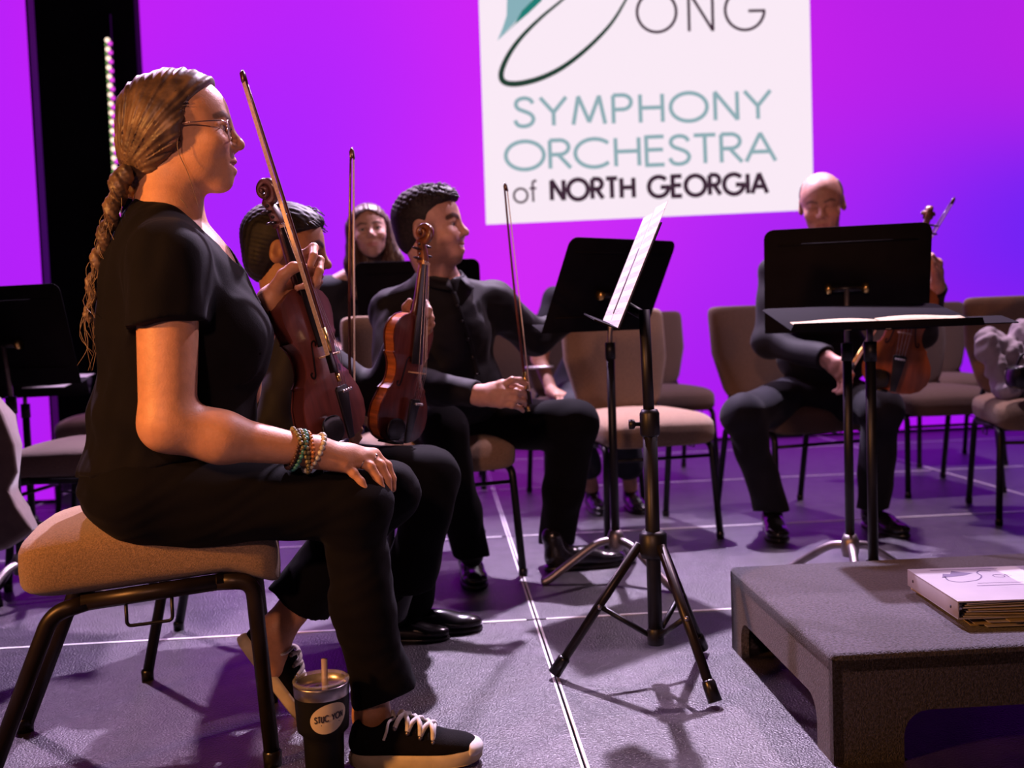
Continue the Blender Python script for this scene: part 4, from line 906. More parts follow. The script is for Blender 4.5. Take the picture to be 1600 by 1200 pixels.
def sneaker(parent, base, heel, fwd, u, s=1.0):
    f = unit(fwd); u = np.array(u, float); u = unit(u-f*(u@f)); l = np.cross(u, f); R = np.stack([f, l, u], 1); W = lambda *q: np.array(heel)+R@(s*np.array(q, float)); E = lambda c, r, k=.02, op='u': ell(W(*c), s*np.array(r), R, k, op)
    pr = [E((.0, 0, .045), (.046, .036, .040)), seg(W(-.012, 0, .05), W(-.012, 0, .070), .034*s, .031*s, .02), E((.060, 0, .045), (.070, .040, .042)), E((.135, 0, .033), (.078, .044, .032)), seg(W(.045, 0, .070), W(.125, 0, .042), .026*s, .026*s, .02), E((.190, 0, .026), (.035, .036, .024)),
          E((.005, 0, .105), (.044, .026, .034), .008, 's')]
    pr.append(fprim(lambda p: -(p-np.array(heel))@u+.016*s, heel, 1)); so = sdf_obj('shoe', pr, .0032, 'shoe_canvas', parent, base)
    out = [(-.050, 0), (-.046, .022), (-.02, .038), (.04, .041), (.10, .046), (.16, .048), (.20, .038), (.222, .020), (.229, 0)]; out = [tuple(p) for p in crom([(a, b, 0) for a, b in out], 3)]; out = [(p[0], p[1]) for p in out]; out = out+[(a, -b) for a, b in out[-2:0:-1]]
    B_ = np.array(base); nn = len(out); V = []; F = []
    for sc_, z in ((.97, .002), (1.0, .006), (1.01, .020), (.985, .029), (.94, .030)):
        V += [W(.09+(a-.09)*sc_, b*sc_, z+(.010*max(0, (a-.15)/.08)**2 if z > .01 else .004*max(0, (a-.15)/.08)**2))-B_ for a, b in out]
    for r in range(4): F += [(r*nn+i, r*nn+(i+1) % nn, (r+1)*nn+(i+1) % nn, (r+1)*nn+i) for i in range(nn)]
    F += [tuple(range(nn)), tuple(4*nn+i for i in range(nn))[::-1]]; F = [f_[::-1] for f_ in F]; so2 = obj('sole', V, F, 'sole_rubber', so)
    sdf_obj('toe_cap', [E((.198, 0, .030), (.034, .040, .020)), fprim(lambda p: -(p-W(.203, 0, 0))@f, heel, 1, 'i')], .003, 'lace_white', so, base)
    for i, x in enumerate((.052, .078, .104, .130)):
        zc = .094-.40*(x-.052); hw = .031
        for sd in (-1, 1):
            if i < 3: lp = crom([W(x, sd*hw, zc-.008), W(x+.010, sd*.016, zc+.008), W(x+.024, -sd*.016, zc+.004), W(x+.026, -sd*hw, zc-.017)], 5)
            else: lp = crom([W(x, sd*hw, zc-.006), W(x, sd*.014, zc+.008), W(x, 0, zc+.010)], 5)
            q = MB(); q.tube([p-B_ for p in lp], .0050, 6); q.obj('lace', 'lace_white', so)
            q = MB(); q.sell(W(x, sd*(hw+.003), zc-.010)-B_, (.0045,)*3, 1, 1, 10, 6); q.obj('eyelet', 'dull_silver', so)
    for sd in (-1, 1):
        q = MB(); q.tube([p-B_ for p in crom([W(.050, 0, .093), W(.040, sd*.03, .098), W(.036, sd*.045, .082), W(.030, sd*.046, .066)], 5)], .0030, 6); q.obj('lace', 'lace_white', so)
    return so
# ================================================================== THE WOMAN (front left)
def midplane(p0, yaw):
    l = A(-math.sin(math.radians(yaw)), math.cos(math.radians(yaw)), 0)
    def f(x, y, lat=0.0):
        v = fw+(x-800)/FPX*rt+(600-y)/FPX*up; return CAM+v*(((p0-CAM)@l+lat)/(v@l))
    return f
MW = midplane(P(286, 207, 2.10), 12); RB = hframe(12); FW, LT, UP = RB[:, 0], RB[:, 1], RB[:, 2]
base = A(*MW(230, 780)[:2], 0)
hO = MW(283, 208); hR = hframe(8, 2); hs = 1.06
rsh, rel, rwr = MW(262, 405, -.165), MW(262, 662, -.205), MW(492, 706, -.145)
lsh, lel, lwr = MW(268, 402, .165), MW(372, 612, .215), MW(424, 470, .095)
def W_(l, px, py, lat): return MW(px, py, lat)
K = [MW(584, 711, -.088), MW(573, 715, -.108), MW(556, 719, -.127), MW(537, 726, -.146)]
F = [[MW(604, 728, -.086), MW(612, 748, -.088), MW(613, 764, -.09)], [MW(594, 727, -.108), MW(604, 748, -.110), MW(607, 768, -.112)], [MW(578, 729, -.128), MW(591, 748, -.130), MW(597, 766, -.132)], [MW(552, 739, -.148), MW(564, 752, -.151), MW(571, 765, -.153)]]
TH_ = [MW(512, 712, -.105), MW(540, 722, -.075), MW(562, 733, -.062), MW(578, 745, -.058)]
sk = head_prims(hO, hR, hs, mouth=.005, nose=1.02, jaw=1.05)
sk += [seg(hO+hR@A(-.030, 0, -.05), MW(262, 352), .056, .060, .03), seg(MW(265, 352), MW(268, 390), .075, .10, .05, n=FW, s=1.2)]
sk += [ell(MW(265, 425), (.108, .150, .095), RB, .05), ell(MW(285, 510), (.148, .148, .135), RB, .05), ell(MW(272, 650), (.145, .145, .14), RB, .05), ell(MW(238, 762), (.125, .155, .095), RB, .05), ell(MW(318, 430), (.055, .10, .07), RB, .05)]
sk += [seg(rsh, rel, .059, .051, .03), seg(rel, MW(345, 683, -.19), .050, .050, .02), seg(MW(345, 683, -.19), rwr, .049, .0295, .02, n=UP, s=1.08)]
sk += [seg(lsh, lel, .055, .046, .03), seg(lel, lwr, .044, .029, .02)]
rkn, lkn = MW(553, 787, -.10), MW(607, 766, .10); ran, lan = MW(581, 1120, -.10), MW(432, 985, .12)
sk += [seg(MW(240, 775, -.085), rkn, .078, .052, .03), seg(rkn, ran, .050, .036, .02), seg(ran, MW(590, 1168, -.10), .036, .034, .02), seg(MW(240, 775, .085), lkn, .078, .052, .03), seg(lkn, lan, .050, .036, .02), seg(lan, MW(425, 1040, .12), .037, .034, .02)]
sk += hand(rwr, K, F, TH_, 1.04)
LK = [MW(472, 400, .145), MW(478, 414, .148), MW(479, 428, .148), MW(474, 441, .145)]
LF = [[MW(490, 387, .120), MW(490, 400, .085), MW(485, 414, .075)], [MW(499, 407, .118), MW(499, 424, .090), MW(493, 439, .080)], [MW(498, 424, .112), MW(495, 440, .086), MW(487, 450, .078)], [MW(488, 440, .110), MW(478, 446, .080), MW(464, 450, .066)]]
sk += hand(lwr, LK, LF, [MW(432, 448, .075), MW(443, 430, .062), MW(458, 418, .056), MW(474, 416, .058)], 1.0)
person = sdf_obj('person', sk, .0032, 'skin', None, base, color=face_color(hO, hR, hs, (.58, .28, .15), (.44, .13, .10), (.14, .075, .045)))
person.location = base; tag(person, 'woman in black short-sleeved top with braid and glasses holding a violin upright', 'person')
eyes(hO, hR, hs, person, base, (.06, .045, .03))
B0 = base
# black top
cutn = unit(rel-rsh); se = MW(257, 508, -.195)
shp = [ell(MW(258, 424), (.118, .162, .105), RB, .06), ell(MW(283, 520), (.166, .168, .150), RB, .06), ell(MW(272, 650), (.165, .163, .150), RB, .06), ell(MW(235, 735), (.138, .170, .085), RB, .05),
       ell(MW(360, 530, -.075), (.080, .078, .085), RB, .06), ell(MW(360, 530, .075), (.080, .078, .085), RB, .06), ell(MW(318, 440), (.075, .12, .085), RB, .06),
       seg(MW(250, 362), MW(258, 400), .075, .11, .05, n=FW, s=1.25), seg(MW(252, 368, -.06), rsh, .060, .068, .05), seg(MW(252, 368, .06), lsh, .060, .066, .05), seg(rsh, se+cutn*.05, .072, .074, .03, cut=[(se, unit(cutn+.14*FW))]), seg(lsh, lsh+(lel-lsh)*.62, .066, .064, .03, cut=[(lsh+(lel-lsh)*.5, unit(lel-lsh))])]
shp += [seg(MW(266, 290), MW(288, 352), .070, .066, .012, op='s'), seg(MW(300, 348), MW(348, 400), .070, .052, .012, op='s'), seg(MW(348, 400), MW(376, 440), .052, .014, .012, op='s')]
shp.append(fprim(lambda p: (p-MW(235, 722))@unit(-UP+.12*FW), base, 9, 'i', .01))
sdf_obj('top', shp, .0042, 'black_cloth', person, B0, disp=wr2(wr(.0045, 22, 3, (1, 1, .5)), wr(.0016, 60, 4, (1, 1, .5))))
# black trousers
hr = MW(601, 1082, -.10); hn = unit(MW(601, 1120, -.10)-MW(577, 950, -.10)); hl = MW(468, 946, .12); ln_ = unit(lan-lkn)
tr = [ell(MW(236, 752), (.136, .168, .098), RB, .05), seg(MW(238, 778, -.085), rkn, .098, .068, .05), seg(MW(238, 772, .085), lkn, .096, .066, .05), ell(rkn+UP*-.004, (.066, .064, .066), RB, .03), seg(rkn, MW(566, 940, -.10), .064, .060, .03), seg(MW(566, 940, -.10), hr+hn*.03, .060, .068, .03, cut=[(hr, unit(hn+.25*FW))]),
      seg(lkn, MW(530, 860, .115), .064, .064, .03), seg(MW(530, 860, .115), hl+ln_*.03, .064, .076, .03, cut=[(hl, unit(ln_+.15*FW))])]
sdf_obj('trousers', tr, .0045, 'black_pants', person, B0, disp=wr2(wr(.0045, 22, 5, (.8, 1, 1.2)), wr(.0018, 55, 6, (.8, .8, 1.2))))
# shoes
g = G(556, 1197); sneaker(person, B0, A(g[0]+.035, g[1]+.01, 0.002), unit(G(748, 1192)-G(556, 1197)), UP, .96)
toe = G(470, 1122); hl_ = MW(386, 1012, .12); sf = unit(toe-hl_); sneaker(person, B0, hl_+UP*-.02-FW*0.0, sf, UP+FW*.3, .92)
# hair: cap, swept-back strands, braid
Wh = lambda *l: hO+hR@(hs*np.array(l, float))
def xb(z): return np.interp(z, [-.11, -.062, -.030, .030, .072, .092, .12], [-.085, -.022, .006, .022, .056, .070, .085])
def face_cut(p):
    l = ((p-hO)@hR)/hs; return (l[:, 0]-xb(l[:, 2]))*.75*hs
def streak(p):
    l = ((p-hO)@hR)/hs; a = np.arctan2(l[:, 2]+.085, l[:, 0]+.11); r = np.abs(l[:, 1]); return .0016*np.sin(a*46+r*60+2*np.sin(a*13))+.0011*np.sin(a*91+r*35)
M('hair_brown', (.060, .034, .022), .48, col2=(.17, .10, .055), vscale=34, stretch=(1, 1, 1), spec=.5)
M('hair_light', (.16, .10, .06), .45, col2=(.28, .18, .10), vscale=60, spec=.5)
hp = [ell(Wh(-.018, 0, .034), hs*A(.099, .085, .084), hR, .02), ell(Wh(.02, 0, .056), hs*A(.070, .068, .056), hR, .03), ell(Wh(-.052, 0, -.030), hs*A(.066, .074, .066), hR, .04), seg(Wh(-.06, 0, -.06), Wh(-.100, 0, -.098), .052, .022, .03), ell(Wh(-.020, -.066, .004), hs*A(.046, .030, .044), hR, .03), ell(Wh(-.020, .066, .004), hs*A(.046, .030, .044), hR, .03), fprim(face_cut, hO, 1, 'i', .012)]
hair = sdf_obj('hair', hp, .0032, 'hair_brown', person, B0, disp=streak)
lines = []; gat = A(-.106, 0, -.094)
for i in range(340):
    y = random.choice((-1, -1, -1, 1)); z = random.uniform(-.045, .122); x = float(xb(z))-random.uniform(0, .05 if z > .03 else .02)-.004
    p0 = A(x, y*.07*math.sqrt(max(.02, 1-((z-.03)/.1)**2)), z); pts = []; off = random.uniform(.000, .0035); ph = random.uniform(0, 6.28)
    for k in range(13):
        t = k/12; q = p0*(1-t)+gat*t; q = q+A(0, y*.035*math.sin(math.pi*t), .030*math.sin(math.pi*t))
        c = A(-.018, 0, .034)*(1-t)+A(-.055, 0, -.045)*t; r = A(.099, .085, .084)*(1-t)+A(.068, .060, .066)*t; d = (q-c)/r; nn = np.linalg.norm(d)
        q2 = c+(q-c)/nn*(1+off/.09) if t < .85 else q; q2 = q2+A(0, 0, .0015*math.sin(ph+6*t)); pts.append(Wh(*q2))
    lines.append(pts)
tubes('hair_strands', lines[::2], [random.uniform(.0012, .0026) for _ in lines], 'hair_brown', hair, B0)
tubes('hair_strands', lines[1::2], [random.uniform(.0009, .0019) for _ in lines], 'hair_light', hair, B0)
wis = [crom([Wh(.020, -.072, .03), Wh(.010, -.078, -.01), Wh(.004, -.080, -.045), Wh(.018, -.075, -.09), Wh(.03, -.066, -.15)], 5), crom([Wh(-.06, -.05, -.10), Wh(-.01, -.06, -.125), Wh(.01, -.062, -.15)], 5), crom([Wh(-.08, -.03, -.10), Wh(-.055, -.04, -.13), Wh(-.03, -.05, -.15)], 5)]
tubes('loose_wisps', wis, .0009, 'hair_light', hair, B0)
bp = crom([MW(212, 280), MW(203, 315), MW(190, 360), MW(176, 405), MW(166, 450), MW(162, 500)], 7); br = []
bp = [p+LT*-.055-FW*.018 for p in bp]
for i, p in enumerate(bp):
    t = i/(len(bp)-1); r = .021*(1-.66*t); ph = i*1.05
    br.append(ell(p+LT*.010*math.sin(ph)*(1-t)+FW*.006*math.cos(ph), (r*.8, r*.72, r*1.05), None, .006))
brd = sdf_obj('braid', br, .0032, 'hair_brown', person, B0, disp=lambda p: .0012*np.sin(p[:, 2]*300+p[:, 0]*500)+.0008*np.sin(p[:, 2]*640-p[:, 1]*600))
fz = []
for i in range(46):
    k = random.randrange(2, len(bp)-2); p = bp[k]; fz.append(crom([p, p+A(random.gauss(-.006, .008), random.gauss(0, .012), -.03), p+A(random.gauss(-.010, .010), random.gauss(0, .015), -.075), p+A(random.gauss(-.006, .012), random.gauss(0, .015), random.uniform(-.10, -.15))], 4))
tubes('flyaway_strands', fz, .0008, 'hair_light', brd, B0)
# glasses
M('glasses_gold', (.55, .36, .28), .25, metal=1, var=.1, vscale=50)
q = MB()
for y in (1, -1):
    q.tube([Wh(.093, y*.012+y*.048*.5*(1+math.cos(a))*1.0, -.006+.019*math.sin(a))-B0 for a in np.linspace(0, 2*math.pi, 20)], .0011, 6)
    q.tube([p-B0 for p in (Wh(.092, y*.060, .004), Wh(.086, y*.074, .006), Wh(.03, y*.079, .004), Wh(-.012, y*.080, -.002))], .0013, 6)
q.tube([Wh(.094, .012, .0)-B0, Wh(.099, 0, .004)-B0, Wh(.094, -.012, .0)-B0], .0011, 6); gl = q.obj('glasses', 'glasses_gold', person)
for y in (1, -1):
    n = 18; obj('lens', [Wh(.093, y*.036, -.006)-B0]+[Wh(.093, y*.012+y*.024*(1+math.cos(a)), -.006+.019*math.sin(a))-B0 for a in np.linspace(0, 2*math.pi, n, endpoint=False)], [(0, 1+i, 1+(i+1) % n) for i in range(n)], 'clear_glass', gl)
# bracelets and rings
M('bead_teal', (.05, .20, .17), .3, var=.5, vscale=90); M('bead_dark', (.05, .02, .015), .3, var=.4, vscale=90); M('bead_pale', (.52, .50, .40), .3, var=.3, vscale=90); M('bead_olive', (.20, .17, .07), .3, var=.6, vscale=90); M('bead_amber', (.55, .2, .05), .25, var=.5, vscale=90)
fa = unit(rwr-MW(345, 683, -.19)); n1 = unit(np.cross(fa, LT)); n2 = np.cross(fa, n1)
for off, mt, rb, tl, rr in ((-.045, 'bead_dark', .0042, .10, .0375), (-.034, 'bead_teal', .0052, .15, .0385), (-.024, 'bead_olive', .0045, -.35, .039), (-.014, 'bead_amber', .0042, -.2, .0375), (-.002, 'bead_pale', .0056, .30, .0375), (-.030, 'bead_olive', .0046, -.55, .040)):
    c = rwr+fa*off; nb_ = int(2*math.pi*rr/(rb*1.85)); q = MB()
    for i in range(nb_):
        a = 2*math.pi*i/nb_; q.sell(c+(n1*math.cos(a)+n2*math.sin(a)*.95)*rr+fa*tl*rr*math.cos(a)-UP*.002-B0, (rb,)*3, 1, 1, 8, 6)
    q.obj('bracelet', mt, person)
c = lwr+unit(lel-lwr)*.03; d_ = unit(lel-lwr); n1 = unit(np.cross(d_, UP)); n2 = np.cross(d_, n1); q = MB(); q.tube([c+(n1*math.cos(a)+n2*math.sin(a))*.034-B0 for a in np.linspace(0, 2*math.pi, 24, endpoint=False)], .0032, 8, closed=True); q.obj('bracelet', 'silver_metal', person)
for kk, ff in ((K[1], F[1][0]), (K[2], F[2][0])):
    c = kk+(ff-kk)*.45; d_ = unit(ff-kk); n1 = unit(np.cross(d_, UP)); n2 = np.cross(d_, n1); q = MB(); q.tube([c+(n1*math.cos(a)+n2*math.sin(a))*.0112-B0 for a in np.linspace(0, 2*math.pi, 20, endpoint=False)], .0016, 6, closed=True); q.sell(c+n2*-.0125*np.sign((n2@UP)*-1)-B0, (.004,)*3, 1, 1, 8, 6); q.obj('ring', 'silver_metal', person)
q = MB(); q.tube([p-B0 for p in crom([MW(302, 345, -.055), MW(330, 385, -.035), MW(350, 415, -.010), MW(353, 422, .01)], 6)], .0013, 6); q.obj('necklace', 'silver_metal', person)
# her violin and bow
vb = MW(521, 692, .135); vt = MW(405, 296, .115)
violin(vb, vt-vb, (.86, -.50, .15), 'dark reddish violin held upright by the woman in front', 'violin_dark', 'violin_dark_ribs', 'scroll_dark')
bow(MW(379, 110, .055), MW(529, 592, .045), (-.55, -.83, 0), 'bow held against the neck of the front woman’s violin')

def socks(*a, **k):
    f = face_color(*a, **k)
    def g(v):
        c = f(v); c[v[:, 2] < .34] = (.004, .004, .005); return c
    return g
# ================================================================== THE BOY
MBY = midplane(P(445, 392, 2.75), 4); RBY = hframe(4); bF, bL = RBY[:, 0], RBY[:, 1]
base = A(*MBY(440, 730)[:2], 0); hO = MBY(448, 392); hR = hframe(2, -7); hs = 1.04; Wh = lambda *l: hO+hR@(hs*np.array(l, float))
sk = head_prims(hO, hR, hs, nose=1.1, jaw=.96)
rs_, re_, rw_ = MBY(462, 545, -.14), MBY(425, 690, -.20), MBY(512, 672, -.15); ls_, le_, lw_ = MBY(470, 540, .14), MBY(583, 618, .14), MBY(640, 520, .07)
sk += [seg(hO+hR@A(-.030, 0, -.05), MBY(445, 495), .046, .050, .03), ell(MBY(452, 570), (.095, .135, .10), RBY, .05), ell(MBY(450, 640), (.10, .13, .13), RBY, .05), ell(MBY(440, 735), (.11, .14, .09), RBY, .05), seg(rs_, re_, .042, .036, .03), seg(re_, rw_, .035, .024, .02), seg(ls_, le_, .042, .036, .03), seg(le_, lw_, .035, .024, .02)]
rk, lk = MBY(676, 742, -.10), MBY(668, 735, .12); ra, la = MBY(618, 955, -.09), MBY(630, 940, .12)
sk += [seg(MBY(445, 735, -.08), rk, .066, .045, .03), seg(rk, ra, .042, .032, .02), seg(MBY(445, 735, .08), lk, .066, .045, .03), seg(lk, la, .042, .032, .02)]
# right hand around the frog of an upright bow
BX = lambda y, lat=-.16: MBY(548, y, lat)
KR = [MBY(540, 640, -.170), MBY(541, 655, -.172), MBY(540, 669, -.170), MBY(537, 681, -.165)]
FR = [[MBY(553, 646, -.186), MBY(560, 658, -.170), MBY(557, 667, -.15)], [MBY(555, 660, -.186), MBY(562, 671, -.170), MBY(558, 680, -.15)], [MBY(554, 674, -.184), MBY(561, 684, -.168), MBY(556, 692, -.15)], [MBY(550, 684, -.178), MBY(556, 692, -.164), MBY(553, 700, -.15)]]
sk += hand(rw_, KR, FR, [MBY(522, 655, -.135), MBY(534, 648, -.125), MBY(545, 652, -.125), MBY(552, 662, -.132)], .92)
KL = [MBY(653, 478, .075), MBY(660, 488, .08), MBY(663, 498, .08), MBY(662, 508, .078)]
FLn = [[MBY(665, 474, .06), MBY(671, 484, .035), MBY(669, 494, .022)], [MBY(670, 486, .06), MBY(674, 497, .036), MBY(671, 505, .024)], [MBY(672, 497, .06), MBY(675, 507, .038), MBY(671, 514, .026)], [MBY(669, 508, .06), MBY(672, 516, .04), MBY(668, 521, .03)]]
sk += hand(lw_, KL, FLn, [MBY(640, 505, .055), MBY(635, 492, .042), MBY(634, 480, .030), MBY(640, 470, .024)], .92)
boy = sdf_obj('person', sk, .0036, 'skin', None, base, color=socks(hO, hR, hs, (.33, .155, .075), (.26, .09, .06), (.02, .012, .01), browth=.0065)); boy.location = base
tag(boy, 'boy with short black hair in black clothes sitting behind the front woman', 'person'); eyes(hO, hR, hs, boy, base, (.02, .012, .01), (1, 0, -.3))
shp = [ell(MBY(452, 565), (.108, .152, .105), RBY, .05), ell(MBY(452, 640), (.118, .145, .13), RBY, .05), seg(MBY(445, 508), MBY(449, 545), .058, .095, .05), seg(rs_, re_, .058, .050, .04), seg(re_, rw_, .050, .038, .03, cut=[(rw_+(re_-rw_)*.16, unit(rw_-re_))]), seg(ls_, le_, .058, .050, .04), seg(le_, lw_, .050, .038, .03, cut=[(lw_+(le_-lw_)*.2, unit(lw_-le_))]), seg(MBY(443, 480), MBY(455, 512), .052, .048, .01, op='s')]
sdf_obj('shirt', shp, .006, 'black_shirt', boy, base, disp=wr(.006, 28, 8))
hm = MBY(636, 925, -.09); tr = [ell(MBY(440, 735), (.125, .155, .10), RBY, .05), seg(MBY(445, 738, -.08), rk, .086, .070, .05), seg(MBY(445, 738, .08), lk, .086, .068, .05), seg(rk, hm+A(0, 0, -.03), .070, .066, .03, cut=[(hm, unit(A(.12, 0, -1)))]), seg(lk, MBY(645, 935, .12), .068, .060, .03)]
sdf_obj('trousers', tr, .006, 'black_pants', boy, base, disp=wr(.005, 24, 9))
g = G(598, 1005); dress_shoe(boy, base, A(g[0], g[1]+.02, 0.001), (.98, -.02, 0), s=.80); sdf_obj('sock', [seg(ra+A(0, 0, .06), A(g[0]+.03, g[1]+.02, .07), .044, .040, .02)], .006, 'black_pants', boy, base); g = MBY(655, 960, .12); dress_shoe(boy, base, A(g[0]-.05, g[1], .001), (.98, .1, 0), s=.98)
M('hair_black', (.004, .0035, .004), .6, col2=(.012, .010, .013), vscale=60, spec=.3)
def xb2(z): return np.interp(z, [-.10, -.055, -.02, .035, .062, .10], [-.050, -.022, .012, .020, .078, .10])
fc = lambda p: ((((p-hO)@hR)/hs)[:, 0]-xb2((((p-hO)@hR)/hs)[:, 2]))*.75
def earcut(o, R, s, y=-1): return ell(o+R@(s*A(-.008, y*.088, -.010)), s*A(.024, .022, .034), R, .006, 's')
st2 = lambda p: .0009*np.sin(p[:, 1]*420+2*np.sin(p[:, 0]*60)+p[:, 2]*90)+.0007*np.sin(p[:, 2]*520+p[:, 0]*140)
hp = [ell(Wh(-.018, 0, .038), hs*A(.104, .086, .088), hR, .02), ell(Wh(.030, 0, .066), hs*A(.068, .066, .044), hR, .03), ell(Wh(-.058, 0, -.025), hs*A(.050, .068, .062), hR, .03), fprim(fc, hO, 1, 'i', .010), earcut(hO, hR, hs), earcut(hO, hR, hs, 1)]
hb = sdf_obj('hair', hp, .0036, 'hair_black', boy, base, disp=st2)
ln2 = []
for i in range(150):
    a = random.uniform(-1.3, 1.3); z = random.uniform(.055, .115); x0 = random.uniform(-.02, .05); p = A(x0, .07*math.sin(a)*.9, .118-.05*abs(math.sin(a)))
    ln2.append([Wh(*p), Wh(*(p+A(.022, .004*math.sin(a), .002))), Wh(*(p+A(.042, .010*math.sin(a), -.010)))])
tubes('hair_strands', ln2, .0016, 'hair_black', hb, base)
vb = MBY(610, 690, .0); vt = MBY(655, 352, .02)
violin(vb, vt-vb, (.84, -.54, .02), 'reddish violin with glowing amber ribs held upright by the boy', 'violin_red', 'violin_amber', 'scroll_brown')
bow(BX(231, -.165), BX(694, -.165), (1, -.25, 0), 'thin bow held vertically by the boy behind the front woman')

# ================================================================== THE MAN IN THE BLACK SHIRT
RM = hframe(-52); mF, mL = RM[:, 0], RM[:, 1]; pel = P(703, 655, 3.62); base = A(pel[0], pel[1], 0)
hO = P(672, 356, 3.42); hR = hframe(-14, 4, 3); hs = 1.12; Wh = lambda *l: hO+hR@(hs*np.array(l, float))
rs_, re_, rw_ = P(615, 488, 3.42), P(616, 598, 3.24), P(752, 618, 3.16); ls_, le_, lw_ = P(772, 478, 3.60), P(834, 532, 3.70), P(892, 498, 3.74)
chest = P(695, 520, 3.52); abd = P(703, 600, 3.56)
sk = head_prims(hO, hR, hs, mouth=.007, smile=1.6, nose=1.12, jaw=1.06)
sk += [seg(hO+hR@A(-.030, 0, -.055), P(690, 440, 3.47), .062, .066, .03), ell(chest, (.125, .17, .14), RM, .05), ell(abd, (.135, .16, .14), RM, .05), ell(pel, (.13, .17, .10), RM, .05), seg(rs_, re_, .055, .046, .03), seg(re_, rw_, .044, .031, .02), seg(ls_, le_, .055, .046, .03), seg(le_, lw_, .044, .031, .02)]
rk, ra = P(694, 672, 3.27), P(737, 868, 3.40); lk, la = P(897, 662, 3.50), P(866, 850, 3.68)
sk += [seg(P(668, 660, 3.56), rk, .08, .056, .03), seg(rk, ra, .052, .040, .02), seg(P(745, 660, 3.68), lk, .08, .056, .03), seg(lk, la, .052, .040, .02)]
KR = [P(783, 602, 3.13), P(786, 612, 3.115), P(786, 622, 3.11), P(782, 631, 3.11)]
FR = [[P(800, 594, 3.12), P(813, 594, 3.14), P(822, 600, 3.15)], [P(806, 612, 3.10), P(818, 615, 3.13), P(822, 623, 3.16)], [P(806, 624, 3.10), P(818, 627, 3.13), P(821, 633, 3.16)], [P(800, 634, 3.10), P(812, 637, 3.13), P(817, 642, 3.15)]]
sk += hand(rw_, KR, FR, [P(765, 606, 3.17), P(785, 600, 3.17), P(802, 603, 3.17), P(815, 607, 3.165)], 1.05)
sk += posed_hand(lw_, (.9, .2, .4), (-.2, .9, .1), (-.3, 0, 1), (25, 35, 25), 1.05)
man = sdf_obj('person', sk, .004, 'skin', None, base, color=socks(hO, hR, hs, (.60, .33, .24), (.46, .17, .15), (.045, .022, .016), beard=(.12, .06, .045), browth=.0065, ruddy=.3)); man.location = base
tag(man, 'smiling man in black button shirt with curly dark hair and beard holding a bow', 'person'); eyes(hO, hR, hs, man, base, (.03, .025, .02), (1, 0, 0))
q = MB(); q.sell(Wh(.0835, 0, -.0655)-base, hs*A(.0105, .022, .0050), .6, .8, 14, 8, R=hR); M('teeth', (.75, .68, .62), .3, var=.05, vscale=80); q.obj('teeth', 'teeth', man)
shp = [ell(chest+UP*.0, (.148, .190, .145), RM, .06), ell(abd, (.165, .185, .15), RM, .06), ell(P(703, 640, 3.6), (.16, .185, .07), RM, .05), seg(P(688, 448, 3.48), P(692, 470, 3.5), .085, .12, .05), seg(P(676, 452, 3.46), rs_, .058, .068, .05), seg(P(708, 452, 3.52), ls_, .058, .068, .05), seg(rs_, re_, .074, .060, .04), seg(re_, rw_, .062, .043, .03, cut=[(rw_+(re_-rw_)*.06, unit(rw_-re_))]), seg(ls_, le_, .074, .062, .04), seg(le_, lw_, .058, .045, .03, cut=[(lw_, unit(lw_-le_))]), seg(P(684, 400, 3.43), P(690, 432, 3.46), .074, .066, .012, op='s')]
sh_ = sdf_obj('shirt', shp, .0055, 'black_shirt', man, base, disp=wr2(wr(.007, 20, 12), wr(.0025, 50, 13)))
# collar, placket and buttons
ck = P(690, 438, 3.475); q = MB(); n = 26; V = []
for i in range(n+1):
    a = math.radians(18+324*i/n); d = mF*math.cos(a)*.070+mL*math.sin(a)*.074; fl_ = .5+.5*math.cos(a); V += [ck+d*1.04+UP*(.0-.030*fl_), ck+d*1.06+UP*(.052-.050*fl_)+mF*.008*fl_, ck+d*(1.30+.12*fl_)+UP*(.022-.062*fl_)+mF*.020*fl_]
V = [v-base for v in V]; q.add(V, [(3*i+j, 3*i+j+1, 3*i+4+j, 3*i+3+j) for i in range(n) for j in range(2)]); co = q.obj('collar', 'black_shirt', man); md = co.modifiers.new('thickness', 'SOLIDIFY'); md.thickness = .003
def surf(p, dr, prims):
    "march from p along dr to the cloth surface"
    t = np.linspace(0, .45, 220); pts = p+t[:, None]*dr; f = feval(prims, pts); i = np.argmax(f > 0); return pts[i]
def surfc(px, py, prims, d0, d1):
    dd = np.linspace(d0, d1, 240); pts = np.array([P(px, py, d) for d in dd]); f = feval(prims, pts); return pts[np.argmax(f < 0)]
plk = [surfc(x, y, shp, 3.1, 3.7)-A(0, .002, 0) for x, y in ((707, 456), (715, 478), (722, 502), (731, 530), (739, 558), (745, 585))]
q = MB(); V = []
for p in crom(plk, 5): V += [p+A(.012, -.006, 0)-base, p-A(.012, .006, 0)-base]
q.add(V, [(2*i, 2*i+1, 2*i+3, 2*i+2) for i in range(len(V)//2-1)]); pk_ = q.obj('placket', 'black_shirt', man); md = pk_.modifiers.new('thickness', 'SOLIDIFY'); md.thickness = .003
for p in plk: q = MB(); q.sell(p-A(0, .011, 0)-base, (.0055,)*3, .8, .8, 10, 6); q.obj('button', 'ebony', man)
tr = [ell(pel, (.15, .185, .105), RM, .05), seg(P(668, 662, 3.56), rk, .098, .076, .05), seg(rk, P(722, 800, 3.36), .074, .062, .03), seg(P(722, 800, 3.36), P(740, 885, 3.40), .062, .058, .03, cut=[(P(735, 868, 3.40), -UP)]), seg(P(745, 662, 3.68), lk, .098, .080, .05), seg(lk, P(880, 770, 3.6), .080, .070, .03), seg(P(880, 770, 3.6), P(868, 860, 3.68), .070, .064, .03, cut=[(P(870, 848, 3.68), -UP)])]
